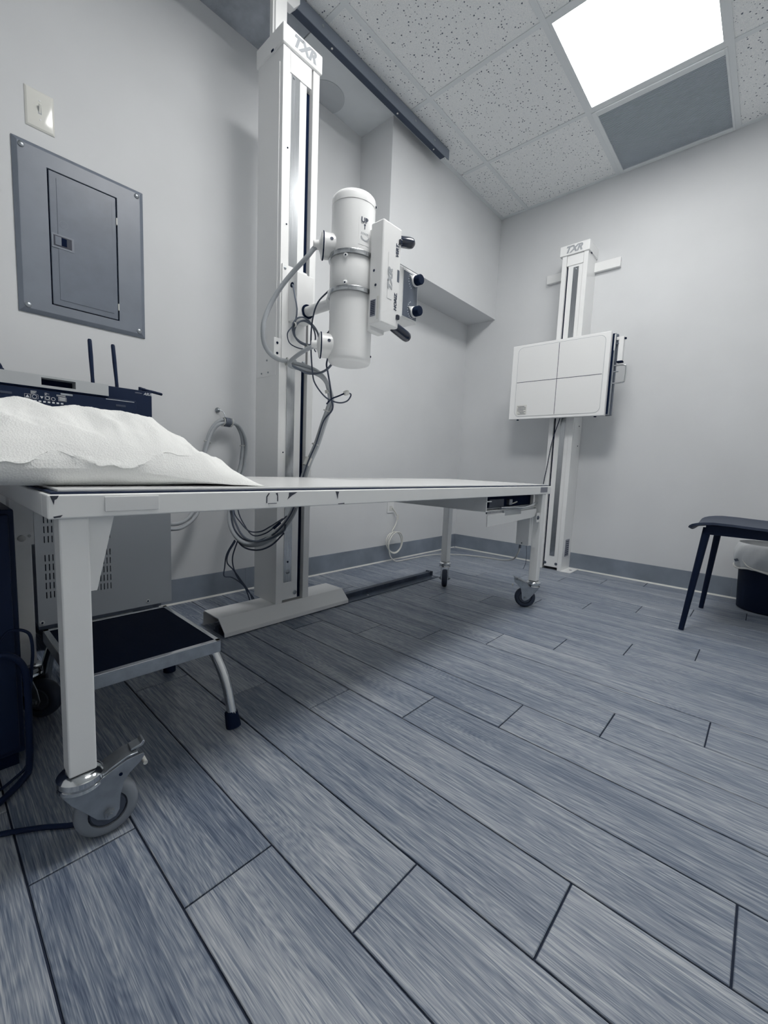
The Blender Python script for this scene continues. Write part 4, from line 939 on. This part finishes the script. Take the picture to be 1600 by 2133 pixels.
for th_ in (0, 1):
    for j in range(NH+1):
        for k in range(NA):
            a = 2*PI*k/NA; t_ = j/NH; z = .355-.135*t_+(.006*math.sin(a*5+1)+.004*math.sin(a*9))*(t_)
            r = .147+.012*math.sin(PI*t_)+.0035*math.sin(a*7+t_*3)*(.3+t_)+.0025*math.sin(a*15+t_*6)-.001*th_
            if j == 0: r = .143
            vs.append((C_[0]+r*math.cos(a), C_[1]+r*math.sin(a), z))
n = NA*(NH+1)
for j in range(NH):
    for k in range(NA):
        a = j*NA+k; b = j*NA+(k+1) % NA; fs.append((a, b, b+NA, a+NA)); fs.append((n+a, n+a+NA, n+b+NA, n+b))
for k in range(NA):
    a, b = NH*NA+k, NH*NA+(k+1) % NA; fs.append((a, b, n+b, n+a)); a, b = k, (k+1) % NA; fs.append((a, n+a, n+b, b))
mb.add(vs, fs); ln = mb.build('liner', 'bag', wb)
P = [(C_[0]+.154*math.cos(2*PI*k/28), C_[1]+.154*math.sin(2*PI*k/28), .223+.006*math.sin(2*PI*k/28*5+1)) for k in range(28)]
MB().tube(P, .0045, 8, 3, closed=True).build('liner_hem', 'whitewire', ln)
MB().tube([(C_[0]-.10, C_[1]+.118, .268), (C_[0]-.13, C_[1]+.09, .238), (C_[0]-.152, C_[1]+.02, .226), (C_[0]-.156, C_[1]-.05, .236)], .003, 8, 5).build('draw_string', 'whitewire', ln)
MB().prism([(-1.915, .268), (-1.900, .262), (-1.908, .250), (-1.922, .256)], 0, -.235, -.233).build('liner_tab', 'cable2', ln)

# ================================================================== DARK EQUIPMENT AT THE LEFT EDGE
ct = thing('equipment_cabinet', 'low dark equipment cabinet at the left end of the table, widened unseen to block light', 'cabinet', (-3.4, -.50, 0))
B(-3.76, -3.034, -.86, -.12, .030, .560).build('case', 'black', ct, bevel=.004)  # dark edge object, widened out of view to block light under the table
for x0_, x1_ in ((-3.75, -3.415), (-3.407, -3.044)):
    d_ = B(x0_, x1_, -.872, -.86, .045, .550).build('door', 'black', ct, bevel=.003)
    B(x1_-.05 if x0_ < -3.5 else x0_+.035, x1_-.035 if x0_ < -3.5 else x0_+.05, -.880, -.872, .30, .42).build('handle', 'hub', d_, bevel=.002)
B(-3.75, -3.045, -.85, -.13, .0005, .030).build('plinth', 'dark', ct)
LC1 = [(-3.07,-.90,.300),(-3.058,-.90,.316),(-3.045,-.90,.318),(-3.031,-.90,.312),(-3.022,-.90,.298),(-3.020,-.90,.262),(-3.024,-.90,.215),(-3.030,-.90,.12),(-3.035,-.90,.03),(-3.06,-.91,.007),(-3.12,-.95,.007),(-3.25,-1.0,.007)]
tag(MB().tube(LC1, .0030, 8, 5).build('power_cord', 'blackwire'), 'thin black cord arching in front of the rear table leg', 'cord')
LC2 = [(-3.09,-.905,.265),(-3.072,-.91,.275),(-3.055,-.91,.268),(-3.041,-.91,.250),(-3.034,-.91,.225),(-3.032,-.91,.184),(-3.033,-.91,.12),(-3.036,-.915,.03),(-3.05,-.93,.009),(-3.12,-1.0,.009),(-3.25,-1.08,.009)]
tag(MB().tube(LC2, .0065, 10, 5).build('power_cord', 'blackwire'), 'thick black cord bending down beside the rear table leg to the floor', 'cord')
LC3 = [(-3.30,-1.02,.006),(-3.20,-1.035,.006),(-3.12,-1.05,.006),(-3.05,-1.09,.006),(-2.99,-1.13,.006),(-2.93,-1.09,.006),(-2.90,-1.02,.006)]
tag(MB().tube(LC3, .0045, 8, 5).build('power_cord', 'blackwire'), 'black cord lying on the floor behind the near caster', 'cord')
